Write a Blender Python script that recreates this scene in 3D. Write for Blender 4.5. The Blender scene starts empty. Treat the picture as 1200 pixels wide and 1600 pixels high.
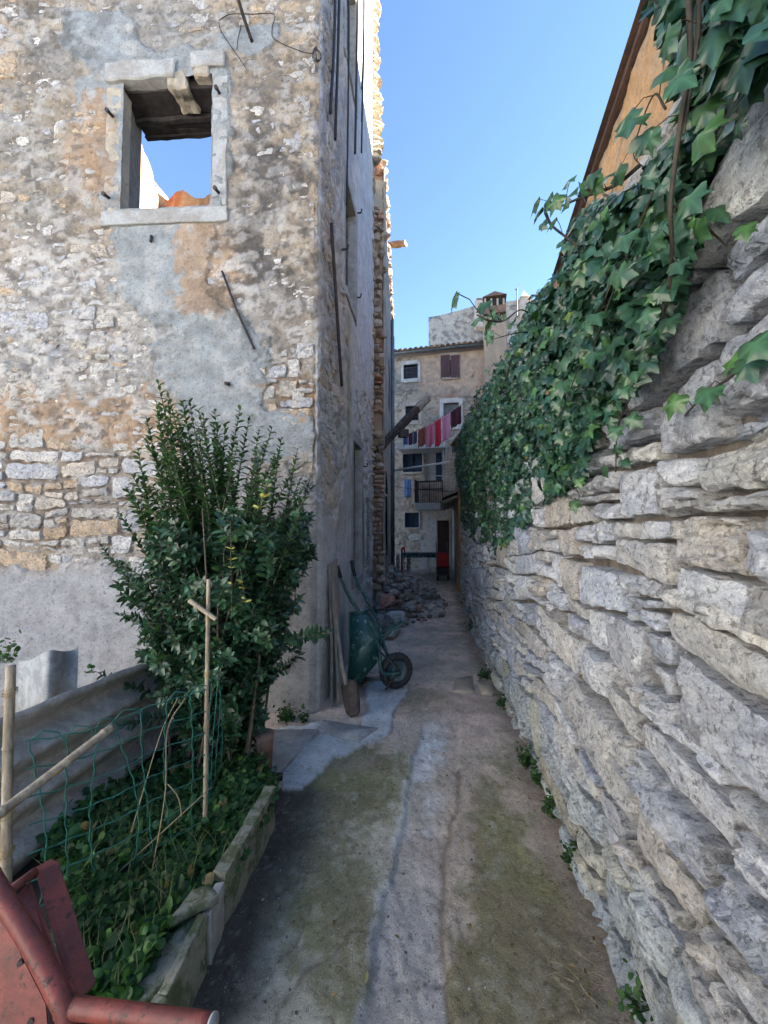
import bpy, math, random
import numpy as np
from mathutils import Vector, Matrix

random.seed(7); np.random.seed(7)
SC = bpy.context.scene
COL = SC.collection

# ------------------------------------------------------------------ camera, sky, sun, exposure
PITCH = math.radians(2.3); FPX = 620.0; EYE = 1.6
cam_data = bpy.data.cameras.new('camera'); cam = bpy.data.objects.new('camera', cam_data); COL.objects.link(cam)
cam_data.sensor_fit = 'HORIZONTAL'; cam_data.sensor_width = 36.0; cam_data.lens = 36.0 * FPX / 1200.0
cam_data.clip_start = 0.05; cam_data.clip_end = 3000
cam.location = (0, 0, EYE); cam.rotation_euler = (math.radians(90) + PITCH, 0, 0)
SC.camera = cam
SUN_EL = math.radians(26); SUN_AZ = math.radians(84)     # azimuth clockwise from +Y
world = bpy.data.worlds.new('World'); SC.world = world; world.use_nodes = True
wn = world.node_tree.nodes; wl = world.node_tree.links; wn.clear()
sky = wn.new('ShaderNodeTexSky'); sky.sky_type = 'NISHITA'; sky.sun_disc = False
sky.sun_elevation = SUN_EL; sky.sun_rotation = SUN_AZ
sky.air_density = 0.8; sky.dust_density = 0.0; sky.ozone_density = 3.0; sky.altitude = 50
bg = wn.new('ShaderNodeBackground'); bg.inputs['Strength'].default_value = 0.05
wo = wn.new('ShaderNodeOutputWorld')
wl.new(sky.outputs[0], bg.inputs['Color']); wl.new(bg.outputs[0], wo.inputs[0])
sd = bpy.data.lights.new('sun', 'SUN'); sun = bpy.data.objects.new('sun', sd); COL.objects.link(sun)
sd.energy = 5.0; sd.angle = math.radians(0.5); sd.color = (1.0, 0.93, 0.84)
SUNV = Vector((math.sin(SUN_AZ) * math.cos(SUN_EL), math.cos(SUN_AZ) * math.cos(SUN_EL), math.sin(SUN_EL)))
sun.rotation_euler = SUNV.to_track_quat('Z', 'Y').to_euler(); sun.location = (12, 7, 20)
SC.view_settings.view_transform = 'Standard'; SC.view_settings.look = 'None'
SC.view_settings.gamma = 1.0; SC.view_settings.use_curve_mapping = False
SC.view_settings.exposure = 3.42
SC.cycles.use_denoising = True
SC.cycles.max_bounces = 8; SC.cycles.diffuse_bounces = 7; SC.cycles.glossy_bounces = 3
SC.cycles.transmission_bounces = 4; SC.cycles.transparent_max_bounces = 6
SC.cycles.sample_clamp_indirect = 6

# ------------------------------------------------------------------ projection helpers (photo pixel <-> world)
CA, SA = math.cos(PITCH), math.sin(PITCH)
def ray(px, py):
    h = (px - 600) / FPX; v = (800 - py) / FPX
    return np.array([h, CA - v * SA, SA + v * CA])
def P(px, py, d):
    r = ray(px, py); return r * (d / r[1]) + np.array([0, 0, EYE])
def G(px, py, z=0.0):
    r = ray(px, py); return r * ((z - EYE) / r[2]) + np.array([0, 0, EYE])
def PX(p):
    p = np.asarray(p, float); zz = p[..., 2] - EYE
    dep = np.maximum(p[..., 1] * CA + zz * SA, 1e-3); up = -p[..., 1] * SA + zz * CA
    return 600 + FPX * p[..., 0] / dep, 800 - FPX * up / dep, dep

# ------------------------------------------------------------------ numpy noise
def _h(i, j, k, s):
    n = (i * 374761393 + j * 668265263 + k * 1274126177 + s * 974711) & 0xffffffff
    n = ((n ^ (n >> 13)) * 1274126177) & 0xffffffff
    n = ((n ^ (n >> 15)) * 2246822519) & 0xffffffff
    return ((n ^ (n >> 16)) & 0xffff) / 32767.5 - 1.0
def noise(p, seed=0):
    p = np.asarray(p, float); f = np.floor(p); i = f.astype(np.int64); t = p - f; t = t * t * (3 - 2 * t)
    x, y, z = i[..., 0], i[..., 1], i[..., 2]; a, b, c = t[..., 0], t[..., 1], t[..., 2]
    def L(u, v, w): return u + (v - u) * w
    r0 = L(L(_h(x, y, z, seed), _h(x + 1, y, z, seed), a), L(_h(x, y + 1, z, seed), _h(x + 1, y + 1, z, seed), a), b)
    r1 = L(L(_h(x, y, z + 1, seed), _h(x + 1, y, z + 1, seed), a), L(_h(x, y + 1, z + 1, seed), _h(x + 1, y + 1, z + 1, seed), a), b)
    return L(r0, r1, c)
def fbm(p, sc, o=4, seed=0, gain=0.5):
    p = np.asarray(p, float) * sc; s = 0; a = 1; n = 0
    for k in range(o):
        s = s + a * noise(p + k * 17.3, seed + k); n += a; a *= gain; p = p * 2.03
    return s / n
def sstep(a, b, x):
    t = np.clip((x - a) / (b - a), 0, 1); return t * t * (3 - 2 * t)
def mix(a, b, t):
    t = np.asarray(t)[..., None]; return np.asarray(a) * (1 - t) + np.asarray(b) * t
def in_poly(x, y, poly):
    poly = np.asarray(poly, float); r = np.zeros(np.shape(x), bool); n = len(poly)
    for i in range(n):
        x1, y1 = poly[i]; x2, y2 = poly[(i + 1) % n]
        c = ((y1 > y) != (y2 > y)) & (x < (x2 - x1) * (y - y1) / (y2 - y1 + 1e-12) + x1)
        r ^= c
    return r

# ------------------------------------------------------------------ mesh helpers
def mesh_from(name, V, Fc, mat, col=None, smooth=True, sharp=0):
    me = bpy.data.meshes.new(name)
    if isinstance(Fc, np.ndarray):
        V = np.asarray(V, np.float32); k = Fc.shape[1]
        me.vertices.add(len(V)); me.vertices.foreach_set('co', V.ravel())
        me.loops.add(Fc.size); me.loops.foreach_set('vertex_index', Fc.astype(np.int32).ravel())
        me.polygons.add(len(Fc)); me.polygons.foreach_set('loop_start', np.arange(len(Fc), dtype=np.int32) * k)
        me.polygons.foreach_set('use_smooth', np.full(len(Fc), smooth))
        me.update(calc_edges=True)
    else:
        me.from_pydata([tuple(map(float, v)) for v in V], [], [tuple(map(int, f)) for f in Fc])
        me.polygons.foreach_set('use_smooth', [smooth] * len(me.polygons)); me.update()
    if col is not None:
        a = me.color_attributes.new('Col', 'FLOAT_COLOR', 'POINT')
        c = np.ones((len(me.vertices), 4), np.float32); c[:, :3] = col
        a.data.foreach_set('color', c.ravel())
    if sharp: me.set_sharp_from_angle(angle=math.radians(sharp))
    if mat: me.materials.append(mat)
    return me
def obj(name, me, parent=None):
    o = bpy.data.objects.new(name, me); COL.objects.link(o)
    if parent:
        o.parent = parent; o.matrix_parent_inverse = Matrix.Translation(-Vector(parent.location))
    return o
def tag(o, label=None, cat=None, group=None, kind=None):
    if label: o['label'] = label
    if cat: o['category'] = cat
    if group: o['group'] = group
    if kind: o['kind'] = kind
    return o
def thing(name, loc, label, cat, group=None):
    o = bpy.data.objects.new(name, None); COL.objects.link(o); o.location = tuple(map(float, loc)); o.empty_display_size = .1
    return tag(o, label, cat, group)

class MB:
    """collects shapes, becomes one mesh"""
    def __init__(s): s.v = []; s.f = []; s.c = []
    def add(s, V, Fc, col=(1, 1, 1)):
        n = len(s.v); s.v += [tuple(map(float, v)) for v in V]; s.f += [tuple(n + int(i) for i in f) for f in Fc]
        col = np.asarray(col, float)
        s.c += [tuple(col)] * len(V) if col.ndim == 1 else [tuple(c) for c in col]
        return s
    def box(s, c, size, R=None, col=(1, 1, 1), jit=0.0):
        V = np.array([[x, y, z] for x in (-.5, .5) for y in (-.5, .5) for z in (-.5, .5)]) * np.asarray(size, float)
        if jit: V += np.random.uniform(-jit, jit, V.shape)
        if R is not None: V = V @ np.asarray(R).T
        V += np.asarray(c, float)
        return s.add(V, [(0, 1, 3, 2), (4, 6, 7, 5), (0, 4, 5, 1), (2, 3, 7, 6), (0, 2, 6, 4), (1, 5, 7, 3)], col)
    def tube(s, pts, r, n=8, cap=True, col=(1, 1, 1)):
        pts = np.asarray(pts, float); m = len(pts)
        r = np.full(m, r, float) if np.isscalar(r) else np.asarray(r, float)
        T = np.gradient(pts, axis=0); T /= np.linalg.norm(T, axis=1)[:, None] + 1e-12
        ref = np.array([0, 0, 1.]) if abs(T[0][2]) < .9 else np.array([1., 0, 0])
        a = np.cross(T[0], ref); a /= np.linalg.norm(a); V = []; Fc = []
        for i in range(m):
            a = a - T[i] * (a @ T[i]); a /= np.linalg.norm(a) + 1e-12; b = np.cross(T[i], a)
            for k in range(n):
                t = 2 * math.pi * k / n; V.append(pts[i] + r[i] * (math.cos(t) * a + math.sin(t) * b))
        for i in range(m - 1):
            for k in range(n):
                Fc.append((i * n + k, i * n + (k + 1) % n, (i + 1) * n + (k + 1) % n, (i + 1) * n + k))
        if cap: Fc += [tuple(range(n))[::-1], tuple((m - 1) * n + k for k in range(n))]
        return s.add(V, Fc, col)
    def prism(s, outline, R, o, th, col=(1, 1, 1)):
        """outline (u,v) in plane R[:,0],R[:,1], thickness along R[:,2]"""
        R = np.asarray(R, float); o = np.asarray(o, float); n = len(outline)
        V = [o + R[:, 0] * u + R[:, 1] * v for u, v in outline] + [o + R[:, 0] * u + R[:, 1] * v + R[:, 2] * th for u, v in outline]
        Fc = [tuple(range(n))[::-1], tuple(range(n, 2 * n))] + [(i, (i + 1) % n, n + (i + 1) % n, n + i) for i in range(n)]
        return s.add(V, Fc, col)
    def build(s, name, mat, parent=None, smooth=False, bevel=0):
        me = mesh_from(name, s.v, s.f, mat, np.array(s.c), smooth)
        o = obj(name, me, parent)
        if bevel:
            b = o.modifiers.new('bevel', 'BEVEL'); b.width = bevel; b.segments = 2; b.limit_method = 'ANGLE'
        return o
def curve_pts(pts, n=8):
    """Catmull-Rom through points"""
    p = np.asarray(pts, float); p = np.vstack([2 * p[0] - p[1], p, 2 * p[-1] - p[-2]]); out = []
    for i in range(1, len(p) - 2):
        for k in range(n):
            t = k / n
            out.append(.5 * (2 * p[i] + (p[i + 1] - p[i - 1]) * t + (2 * p[i - 1] - 5 * p[i] + 4 * p[i + 1] - p[i + 2]) * t * t + (3 * p[i] - p[i - 1] - 3 * p[i + 1] + p[i + 2]) * t ** 3))
    out.append(p[-2]); return np.array(out)
def rotz(a):
    c, s = math.cos(a), math.sin(a); return np.array([[c, -s, 0], [s, c, 0], [0, 0, 1.]])

# ------------------------------------------------------------------ materials
def newmat(name):
    m = bpy.data.materials.new(name); m.use_nodes = True; nt = m.node_tree; nt.nodes.clear()
    out = nt.nodes.new('ShaderNodeOutputMaterial'); b = nt.nodes.new('ShaderNodeBsdfPrincipled')
    nt.links.new(b.outputs[0], out.inputs[0]); return m, nt, b, out
def N(nt, t, **kw):
    n = nt.nodes.new(t)
    for k, v in kw.items():
        if k in n.inputs: n.inputs[k].default_value = v
        else: setattr(n, k, v)
    return n
def ramp(nt, src, a, b, ca=(0, 0, 0, 1), cb=(1, 1, 1, 1)):
    r = nt.nodes.new('ShaderNodeMapRange'); r.interpolation_type = 'SMOOTHSTEP'
    r.inputs['From Min'].default_value = a; r.inputs['From Max'].default_value = b
    nt.links.new(src, r.inputs['Value']); return r.outputs[0]
def mixc(nt, fac, a, b, mode='MIX'):
    m = nt.nodes.new('ShaderNodeMix'); m.data_type = 'RGBA'; m.blend_type = mode
    for i, v in ((0, fac), (6, a), (7, b)):
        if hasattr(v, 'is_linked') or hasattr(v, 'links'): nt.links.new(v, m.inputs[i])
        else: m.inputs[i].default_value = v if i == 0 else (*v[:3], 1)
    return m.outputs[2]
def pos(nt, scale=(1, 1, 1)):
    g = nt.nodes.new('ShaderNodeNewGeometry'); mp = nt.nodes.new('ShaderNodeMapping')
    mp.inputs['Scale'].default_value = scale; nt.links.new(g.outputs['Position'], mp.inputs['Vector']); return mp.outputs[0]
def tex_noise(nt, vec, sc, det=6, rough=.6, dist=0):
    n = N(nt, 'ShaderNodeTexNoise'); n.inputs['Scale'].default_value = sc; n.inputs['Detail'].default_value = det
    n.inputs['Roughness'].default_value = rough; n.inputs['Distortion'].default_value = dist
    nt.links.new(vec, n.inputs['Vector']); return n.outputs['Fac']
def tex_vor(nt, vec, sc, feat='F1'):
    n = N(nt, 'ShaderNodeTexVoronoi'); n.feature = feat; n.inputs['Scale'].default_value = sc
    nt.links.new(vec, n.inputs['Vector']); return n.outputs['Distance']
def mth(nt, op, a, b=0.0):
    m = nt.nodes.new('ShaderNodeMath'); m.operation = op
    for i, v in ((0, a), (1, b)):
        if hasattr(v, 'links'): nt.links.new(v, m.inputs[i])
        else: m.inputs[i].default_value = v
    return m.outputs[0]
def bump(nt, bsdf, layers):
    prev = None
    for hgt, st, di in layers:
        b = nt.nodes.new('ShaderNodeBump'); b.inputs['Strength'].default_value = st; b.inputs['Distance'].default_value = di
        nt.links.new(hgt, b.inputs['Height'])
        if prev: nt.links.new(prev, b.inputs['Normal'])
        prev = b.outputs[0]
    nt.links.new(prev, bsdf.inputs['Normal'])
def colattr(nt):
    a = nt.nodes.new('ShaderNodeVertexColor'); a.layer_name = 'Col'; return a.outputs[0]

def stone_mat(name, lichen=.5, strata=(1, 1, 1), fine=1.0):
    m, nt, b, out = newmat(name); c = colattr(nt); p0 = pos(nt)
    oi = nt.nodes.new('ShaderNodeObjectInfo'); va = nt.nodes.new('ShaderNodeVectorMath'); va.operation = 'ADD'
    cx = nt.nodes.new('ShaderNodeCombineXYZ'); r10 = mth(nt, 'MULTIPLY', oi.outputs['Random'], 13.7)
    for k in range(3): nt.links.new(r10, cx.inputs[k])
    nt.links.new(p0, va.inputs[0]); nt.links.new(cx.outputs[0], va.inputs[1]); p = va.outputs[0]
    vr = nt.nodes.new('ShaderNodeVectorRotate'); vr.rotation_type = 'X_AXIS'; nt.links.new(p, vr.inputs['Vector'])
    nt.links.new(mth(nt, 'MULTIPLY', mth(nt, 'SUBTRACT', oi.outputs['Random'], .5), 1.3), vr.inputs['Angle'])
    mp = nt.nodes.new('ShaderNodeMapping'); mp.inputs['Scale'].default_value = strata; nt.links.new(vr.outputs[0], mp.inputs['Vector']); ps = mp.outputs[0]
    n1 = tex_noise(nt, p, 9, 8, .65, .4); n2 = tex_noise(nt, p, 45, 6, .7); n3 = tex_noise(nt, ps, 22, 7, .7, 1.2)
    n4 = tex_noise(nt, p, 170, 3, .6)
    c = mixc(nt, ramp(nt, n1, .32, .68), mixc(nt, 1, c, (.86, .88, .94), 'MULTIPLY'), mixc(nt, 1, c, (1.22, 1.2, 1.16), 'MULTIPLY'))
    c = mixc(nt, mth(nt, 'MULTIPLY', ramp(nt, n3, .50, .58), .5), c, mixc(nt, 1, c, (1.5, 1.45, 1.38), 'MULTIPLY'))
    c = mixc(nt, mth(nt, 'MULTIPLY', ramp(nt, n3, .47, .40), .5), c, mixc(nt, 1, c, (.60, .56, .52), 'MULTIPLY'))
    c = mixc(nt, mth(nt, 'MULTIPLY', ramp(nt, n2, .46, .40), .75), c, mixc(nt, 1, c, (.36, .34, .33), 'MULTIPLY'))
    n5 = tex_noise(nt, p, 14, 9, .78)
    c = mixc(nt, mth(nt, 'MULTIPLY', ramp(nt, n5, .555, .59), lichen), c, (.68, .69, .68))
    n6 = tex_noise(nt, p, 6, 8, .7)
    c = mixc(nt, mth(nt, 'MULTIPLY', ramp(nt, n6, .56, .64), .55), c, (.15, .145, .14))
    c = mixc(nt, ramp(nt, n4, .2, .8), mixc(nt, 1, c, (.8, .8, .8), 'MULTIPLY'), mixc(nt, 1, c, (1.15, 1.15, 1.15), 'MULTIPLY'))
    nt.links.new(c, b.inputs['Base Color']); b.inputs['Roughness'].default_value = .93
    b.inputs['Specular IOR Level'].default_value = .25
    ve = tex_vor(nt, p, 28, 'DISTANCE_TO_EDGE')
    bump(nt, b, [(n3, 1, .022 * fine), (n5, .9, .012 * fine), (n2, 1, .010 * fine), (n4, .8, .003 * fine)])
    return m
def coat_mat(name, amt=1.0):
    """render / concrete coat: colour from Col, grainy relief"""
    m, nt, b, out = newmat(name); c = colattr(nt); p = pos(nt)
    n1 = tex_noise(nt, p, 6, 8, .7); n2 = tex_noise(nt, p, 38, 7, .75); n3 = tex_noise(nt, p, 140, 4, .7)
    v = tex_vor(nt, p, 60)
    c = mixc(nt, ramp(nt, n1, .3, .7), mixc(nt, 1, c, (.78, .77, .76), 'MULTIPLY'), mixc(nt, 1, c, (1.12, 1.12, 1.12), 'MULTIPLY'))
    c = mixc(nt, mth(nt, 'MULTIPLY', ramp(nt, n2, .45, .39), .7 * amt), c, mixc(nt, 1, c, (.45, .42, .39), 'MULTIPLY'))
    c = mixc(nt, mth(nt, 'MULTIPLY', ramp(nt, n3, .56, .62), .6 * amt), c, mixc(nt, 1, c, (1.6, 1.6, 1.6), 'MULTIPLY'))
    c = mixc(nt, mth(nt, 'MULTIPLY', ramp(nt, tex_noise(nt, p, 26, 9, .85), .57, .59), .30 * amt), c, mixc(nt, 1, c, (1.55, 1.5, 1.45), 'MULTIPLY'))
    nt.links.new(c, b.inputs['Base Color']); b.inputs['Roughness'].default_value = .92; b.inputs['Specular IOR Level'].default_value = .2
    bump(nt, b, [(n2, 1, .016 * amt), (n3, 1, .007 * amt)])
    return m
def plain(name, c1, c2=None, sc=12, rough=.7, metal=0, bs=.3, lo=.4, hi=.6, stretch=(1, 1, 1), c3=None, spec=.4, usecol=False, c3t=(.60, .66)):
    m, nt, b, out = newmat(name); p = pos(nt, stretch)
    n = tex_noise(nt, p, sc, 8, .7, .3); n2 = tex_noise(nt, p, sc * 7, 4, .7)
    c = mixc(nt, ramp(nt, n, lo, hi), c1, c2 or [x * .7 for x in c1])
    if c3: c = mixc(nt, ramp(nt, tex_noise(nt, p, sc * 3.1, 8, .8), *c3t), c, c3)
    c = mixc(nt, ramp(nt, n2, .2, .8), mixc(nt, 1, c, (.82, .82, .82), 'MULTIPLY'), mixc(nt, 1, c, (1.12, 1.12, 1.12), 'MULTIPLY'))
    if usecol: c = mixc(nt, 1, c, colattr(nt), 'MULTIPLY')
    nt.links.new(c, b.inputs['Base Color']); b.inputs['Roughness'].default_value = rough; b.inputs['Metallic'].default_value = metal
    b.inputs['Specular IOR Level'].default_value = spec
    bump(nt, b, [(n, bs, .004), (n2, bs, .0015)])
    return m
def leaf_mat(name, rough=.38, trans=.25, spec=.5):
    m, nt, b, out = newmat(name); c = colattr(nt); p = pos(nt)
    n = tex_noise(nt, p, 30, 3, .6)
    c = mixc(nt, ramp(nt, n, .3, .7), mixc(nt, 1, c, (.75, .8, .8), 'MULTIPLY'), mixc(nt, 1, c, (1.2, 1.15, 1.05), 'MULTIPLY'))
    nt.links.new(c, b.inputs['Base Color']); b.inputs['Roughness'].default_value = rough; b.inputs['Specular IOR Level'].default_value = spec
    t = N(nt, 'ShaderNodeBsdfTranslucent'); nt.links.new(mixc(nt, 1, c, (1.3, 1.5, .6), 'MULTIPLY'), t.inputs['Color'])
    mx = N(nt, 'ShaderNodeMixShader'); mx.inputs[0].default_value = trans
    nt.links.new(b.outputs[0], mx.inputs[1]); nt.links.new(t.outputs[0], mx.inputs[2]); nt.links.new(mx.outputs[0], out.inputs[0])
    return m

M = {}
M['stone'] = stone_mat('limestone', .6, (.8, .8, 1.9))
M['stone_far'] = stone_mat('rubble_stone', .35, (1, 1, 1.5), 1.3)
M['coat'] = coat_mat('weathered_render')
M['ground'] = coat_mat('old_concrete', .9)
M['dressed'] = plain('dressed_stone', (.36, .37, .36), (.27, .26, .24), 5, .85, c3=(.16, .15, .14), bs=.5)
M['dressed_warm'] = plain('dressed_stone_warm', (.40, .35, .27), (.30, .27, .22), 5, .85, c3=(.17, .15, .13), bs=.5)
M['black_iron'] = plain('black_iron', (.03, .03, .035), (.07, .05, .04), 30, .6, .5)
M['cable'] = plain('black_cable', (.02, .02, .022), None, 30, .5)
M['core'] = plain('rubble_core', (.20, .17, .14), (.11, .095, .08), 9, .95, bs=.9)
M['soot_shade'] = plain('soot_shade_plaster', (.05, .045, .045), (.025, .022, .022), 6, .95, bs=.5)
M['darkroom'] = plain('unlit_interior', (.04, .035, .03), None, 4, .9)
M['old_wood'] = plain('weathered_wood', (.38, .33, .29), (.22, .18, .15), 9, .85, stretch=(6, 6, .8), bs=.6)
M['char_wood'] = plain('charred_wood', (.035, .03, .03), (.08, .06, .05), 9, .85, bs=.7)
M['cut_wood'] = plain('cut_timber', (.34, .22, .13), (.22, .14, .09), 9, .8, bs=.4)
M['bamboo'] = plain('dry_bamboo', (.40, .33, .23), (.24, .19, .13), 14, .6, stretch=(3, 3, .7), bs=.2, c3=(.14, .11, .08))
M['twine'] = plain('twine', (.42, .30, .12), None, 60, .8)
M['green_wire'] = plain('green_coated_wire', (.02, .15, .11), (.02, .10, .08), 40, .45)
M['fibre_cement'] = plain('fibre_cement', (.42, .385, .34), (.29, .265, .235), 10, .9, c3=(.07, .065, .06), bs=.5)
M['red_paint'] = plain('worn_red_paint', (.235, .055, .04), (.13, .038, .03), 13, .48, c3t=(.565, .60), c3=(.06, .03, .022), bs=.5, lo=.35, hi=.65)
M['white_metal'] = plain('dull_white_sheet', (.36, .37, .36), (.22, .225, .22), 9, .6, c3=(.12, .12, .11))
M['barrow'] = plain('green_barrow_paint', (.012, .085, .065), (.01, .06, .05), 5, .38, c3=(.42, .45, .44), bs=.2, spec=.6, lo=.3, hi=.7, c3t=(.585, .61))
M['rubber'] = plain('black_rubber', (.022, .022, .024), (.04, .04, .04), 30, .75)
M['hub'] = plain('grey_blue_hub', (.10, .16, .18), (.06, .09, .10), 18, .5, .3, c3=(.45, .42, .36))
M['rust_steel'] = plain('rusty_steel', (.10, .075, .065), (.055, .045, .042), 14, .7, .4)
M['terracotta'] = plain('terracotta', (.27, .14, .10), (.17, .14, .12), 12, .9, c3=(.33, .30, .27))
M['tile'] = plain('roof_tile', (.28, .16, .10), (.17, .12, .09), 3, .9, c3=(.10, .09, .07), usecol=True)
M['gutter'] = plain('zinc_gutter', (.16, .17, .17), None, 6, .55, .4)
M['shutter'] = plain('brown_shutter', (.115, .055, .055), (.09, .045, .045), 3, .7)
M['white_frame'] = plain('white_frame', (.66, .62, .58), (.50, .47, .43), 3, .7)
M['pale_stone_frame'] = plain('pale_stone_frame', (.55, .46, .38), (.42, .35, .29), 3, .8)
M['concrete_slab'] = plain('concrete_slab', (.44, .42, .39), (.36, .34, .32), 6, .85)
M['cloth'] = plain('cloth', (1, 1, 1), (.86, .86, .86), 20, .9, usecol=True, bs=.1)
M['plastic_red'] = plain('red_plastic', (.45, .01, .012), (.38, .01, .01), 5, .35)
M['leaf_shrub'] = leaf_mat('evergreen_leaf', .33, .12, .5)
M['leaf_ivy'] = leaf_mat('ivy_leaf', .28, .18, .5)
M['leaf_ground'] = leaf_mat('ground_leaf', .5, .3, .3)
M['stem'] = plain('woody_stem', (.13, .10, .075), (.08, .065, .05), 20, .8)
M['ivy_stem'] = plain('ivy_stem', (.055, .045, .03), (.035, .03, .022), 20, .8)
M['green_stem'] = plain('green_stem', (.07, .11, .04), (.10, .10, .05), 20, .6)
M['straw'] = plain('dry_stalk', (.33, .27, .16), None, 20, .7)
M['soil'] = plain('dark_soil', (.045, .036, .028), (.025, .02, .016), 12, 1.0, bs=1)
M['moss_stone'] = plain('mossy_slab', (.095, .115, .055), (.24, .24, .19), 13, .95, c3=(.42, .42, .38), bs=1, lo=.42, hi=.56)
M['orange_render'] = coat_mat('ochre_render', 1.0)
M['wood_eave'] = plain('eave_boards', (.16, .10, .075), (.11, .075, .06), 8, .8)
gl, nt_, b_, o_ = newmat('window_glass'); b_.inputs['Base Color'].default_value = (.03, .05, .09, 1); b_.inputs['Roughness'].default_value = .12; M['glass'] = gl

# ------------------------------------------------------------------ wall surfaces along a plan path
class Wall:
    """plan polyline; n = side*normal; map (u,v,h) -> world"""
    def __init__(s, pts, side, batter=0.0, rnd=.05):
        p = [np.array(q, float) for q in pts]; q = [p[0]]
        for a, b in zip(p[:-1], p[1:]):
            L = np.linalg.norm(b - a); k = max(1, int(L / .04))
            q += [a + (b - a) * (i + 1) / k for i in range(k)]
        q = np.array(q); s.knots = []
        d = np.r_[0, np.cumsum(np.linalg.norm(np.diff(q, axis=0), axis=1))]
        s.q, s.d, s.side, s.batter = q, d, side, batter; s.len = d[-1]
        for a in p: s.knots.append(d[np.argmin(np.linalg.norm(q - a, axis=1))])
        s.rnd = rnd
    def at(s, u): return np.stack([np.interp(u, s.d, s.q[:, 0]), np.interp(u, s.d, s.q[:, 1])], -1)
    def __call__(s, u, v, h):
        u = np.asarray(u, float); v = np.asarray(v, float) + 0 * u; h = np.asarray(h, float) + 0 * u; r = s.rnd
        c = (s.at(u - r) + s.at(u) * 2 + s.at(u + r)) / 4
        t = s.at(u + r) - s.at(u - r); t /= np.linalg.norm(t, axis=-1)[..., None] + 1e-9
        n = np.stack([t[..., 1], -t[..., 0]], -1) * s.side
        o = c + n * (h - s.batter * v)[..., None]
        return np.stack([o[..., 0], o[..., 1], v], -1)

def layout(u0, u1, v0, v1, hc, wc, rng, split=.5, minw=.1, minh=.05):
    """coursed rubble: list of quads (4,2) bl, br, tr, tl"""
    out = []; v = v0; prof = lambda s, x: 0.35 * hc[0] * np.sin(x * s[0] + s[1]) + .25 * hc[0] * np.sin(x * s[2] + s[3])
    low = None; sd = None
    def cut(q, lvl):
        bl, br, tr, tl = q
        w = (np.linalg.norm(br - bl) + np.linalg.norm(tr - tl)) / 2; h = (np.linalg.norm(tl - bl) + np.linalg.norm(tr - br)) / 2
        if lvl < 3 and rng.random() < split:
            if h > 2 * minh and (w / h < 2.4 or rng.random() < .5) and h > minh * 2.2:
                a = rng.uniform(.3, .7); b = np.clip(a + rng.uniform(-.15, .15), .2, .8)
                L = bl + (tl - bl) * a; R = br + (tr - br) * b
                cut((bl, br, R, L), lvl + 1); cut((L, R, tr, tl), lvl + 1); return
            if w > 2.2 * minw:
                a = rng.uniform(.3, .7); b = np.clip(a + rng.uniform(-.12, .12), .2, .8)
                B = bl + (br - bl) * a; T = tl + (tr - tl) * b
                cut((bl, B, T, tl), lvl + 1); cut((B, br, tr, T), lvl + 1); return
        out.append(np.array([bl, br, tr, tl]))
    s0 = None
    while v < v1:
        h = rng.uniform(*hc); s1 = (rng.uniform(1, 3), rng.uniform(0, 6), rng.uniform(3, 6), rng.uniform(0, 6))
        top = v + h; u = u0 - rng.uniform(0, wc[1]); ub = ut = u
        while u < u1:
            w = rng.uniform(*wc) * rng.choice([.7, 1, 1, 1.5]); nb = u + w; nt2 = nb + rng.uniform(-.12, .12) * h
            f0 = (lambda x: v + (prof(s0, x) if s0 else 0)); f1 = (lambda x: top + prof(s1, x))
            cut((np.array([ub, f0(ub)]), np.array([nb, f0(nb)]), np.array([nt2, f1(nt2)]), np.array([ut, f1(ut)])), 0)
            u = nb; ub = nb; ut = nt2
        v = top; s0 = s1
    return out

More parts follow.
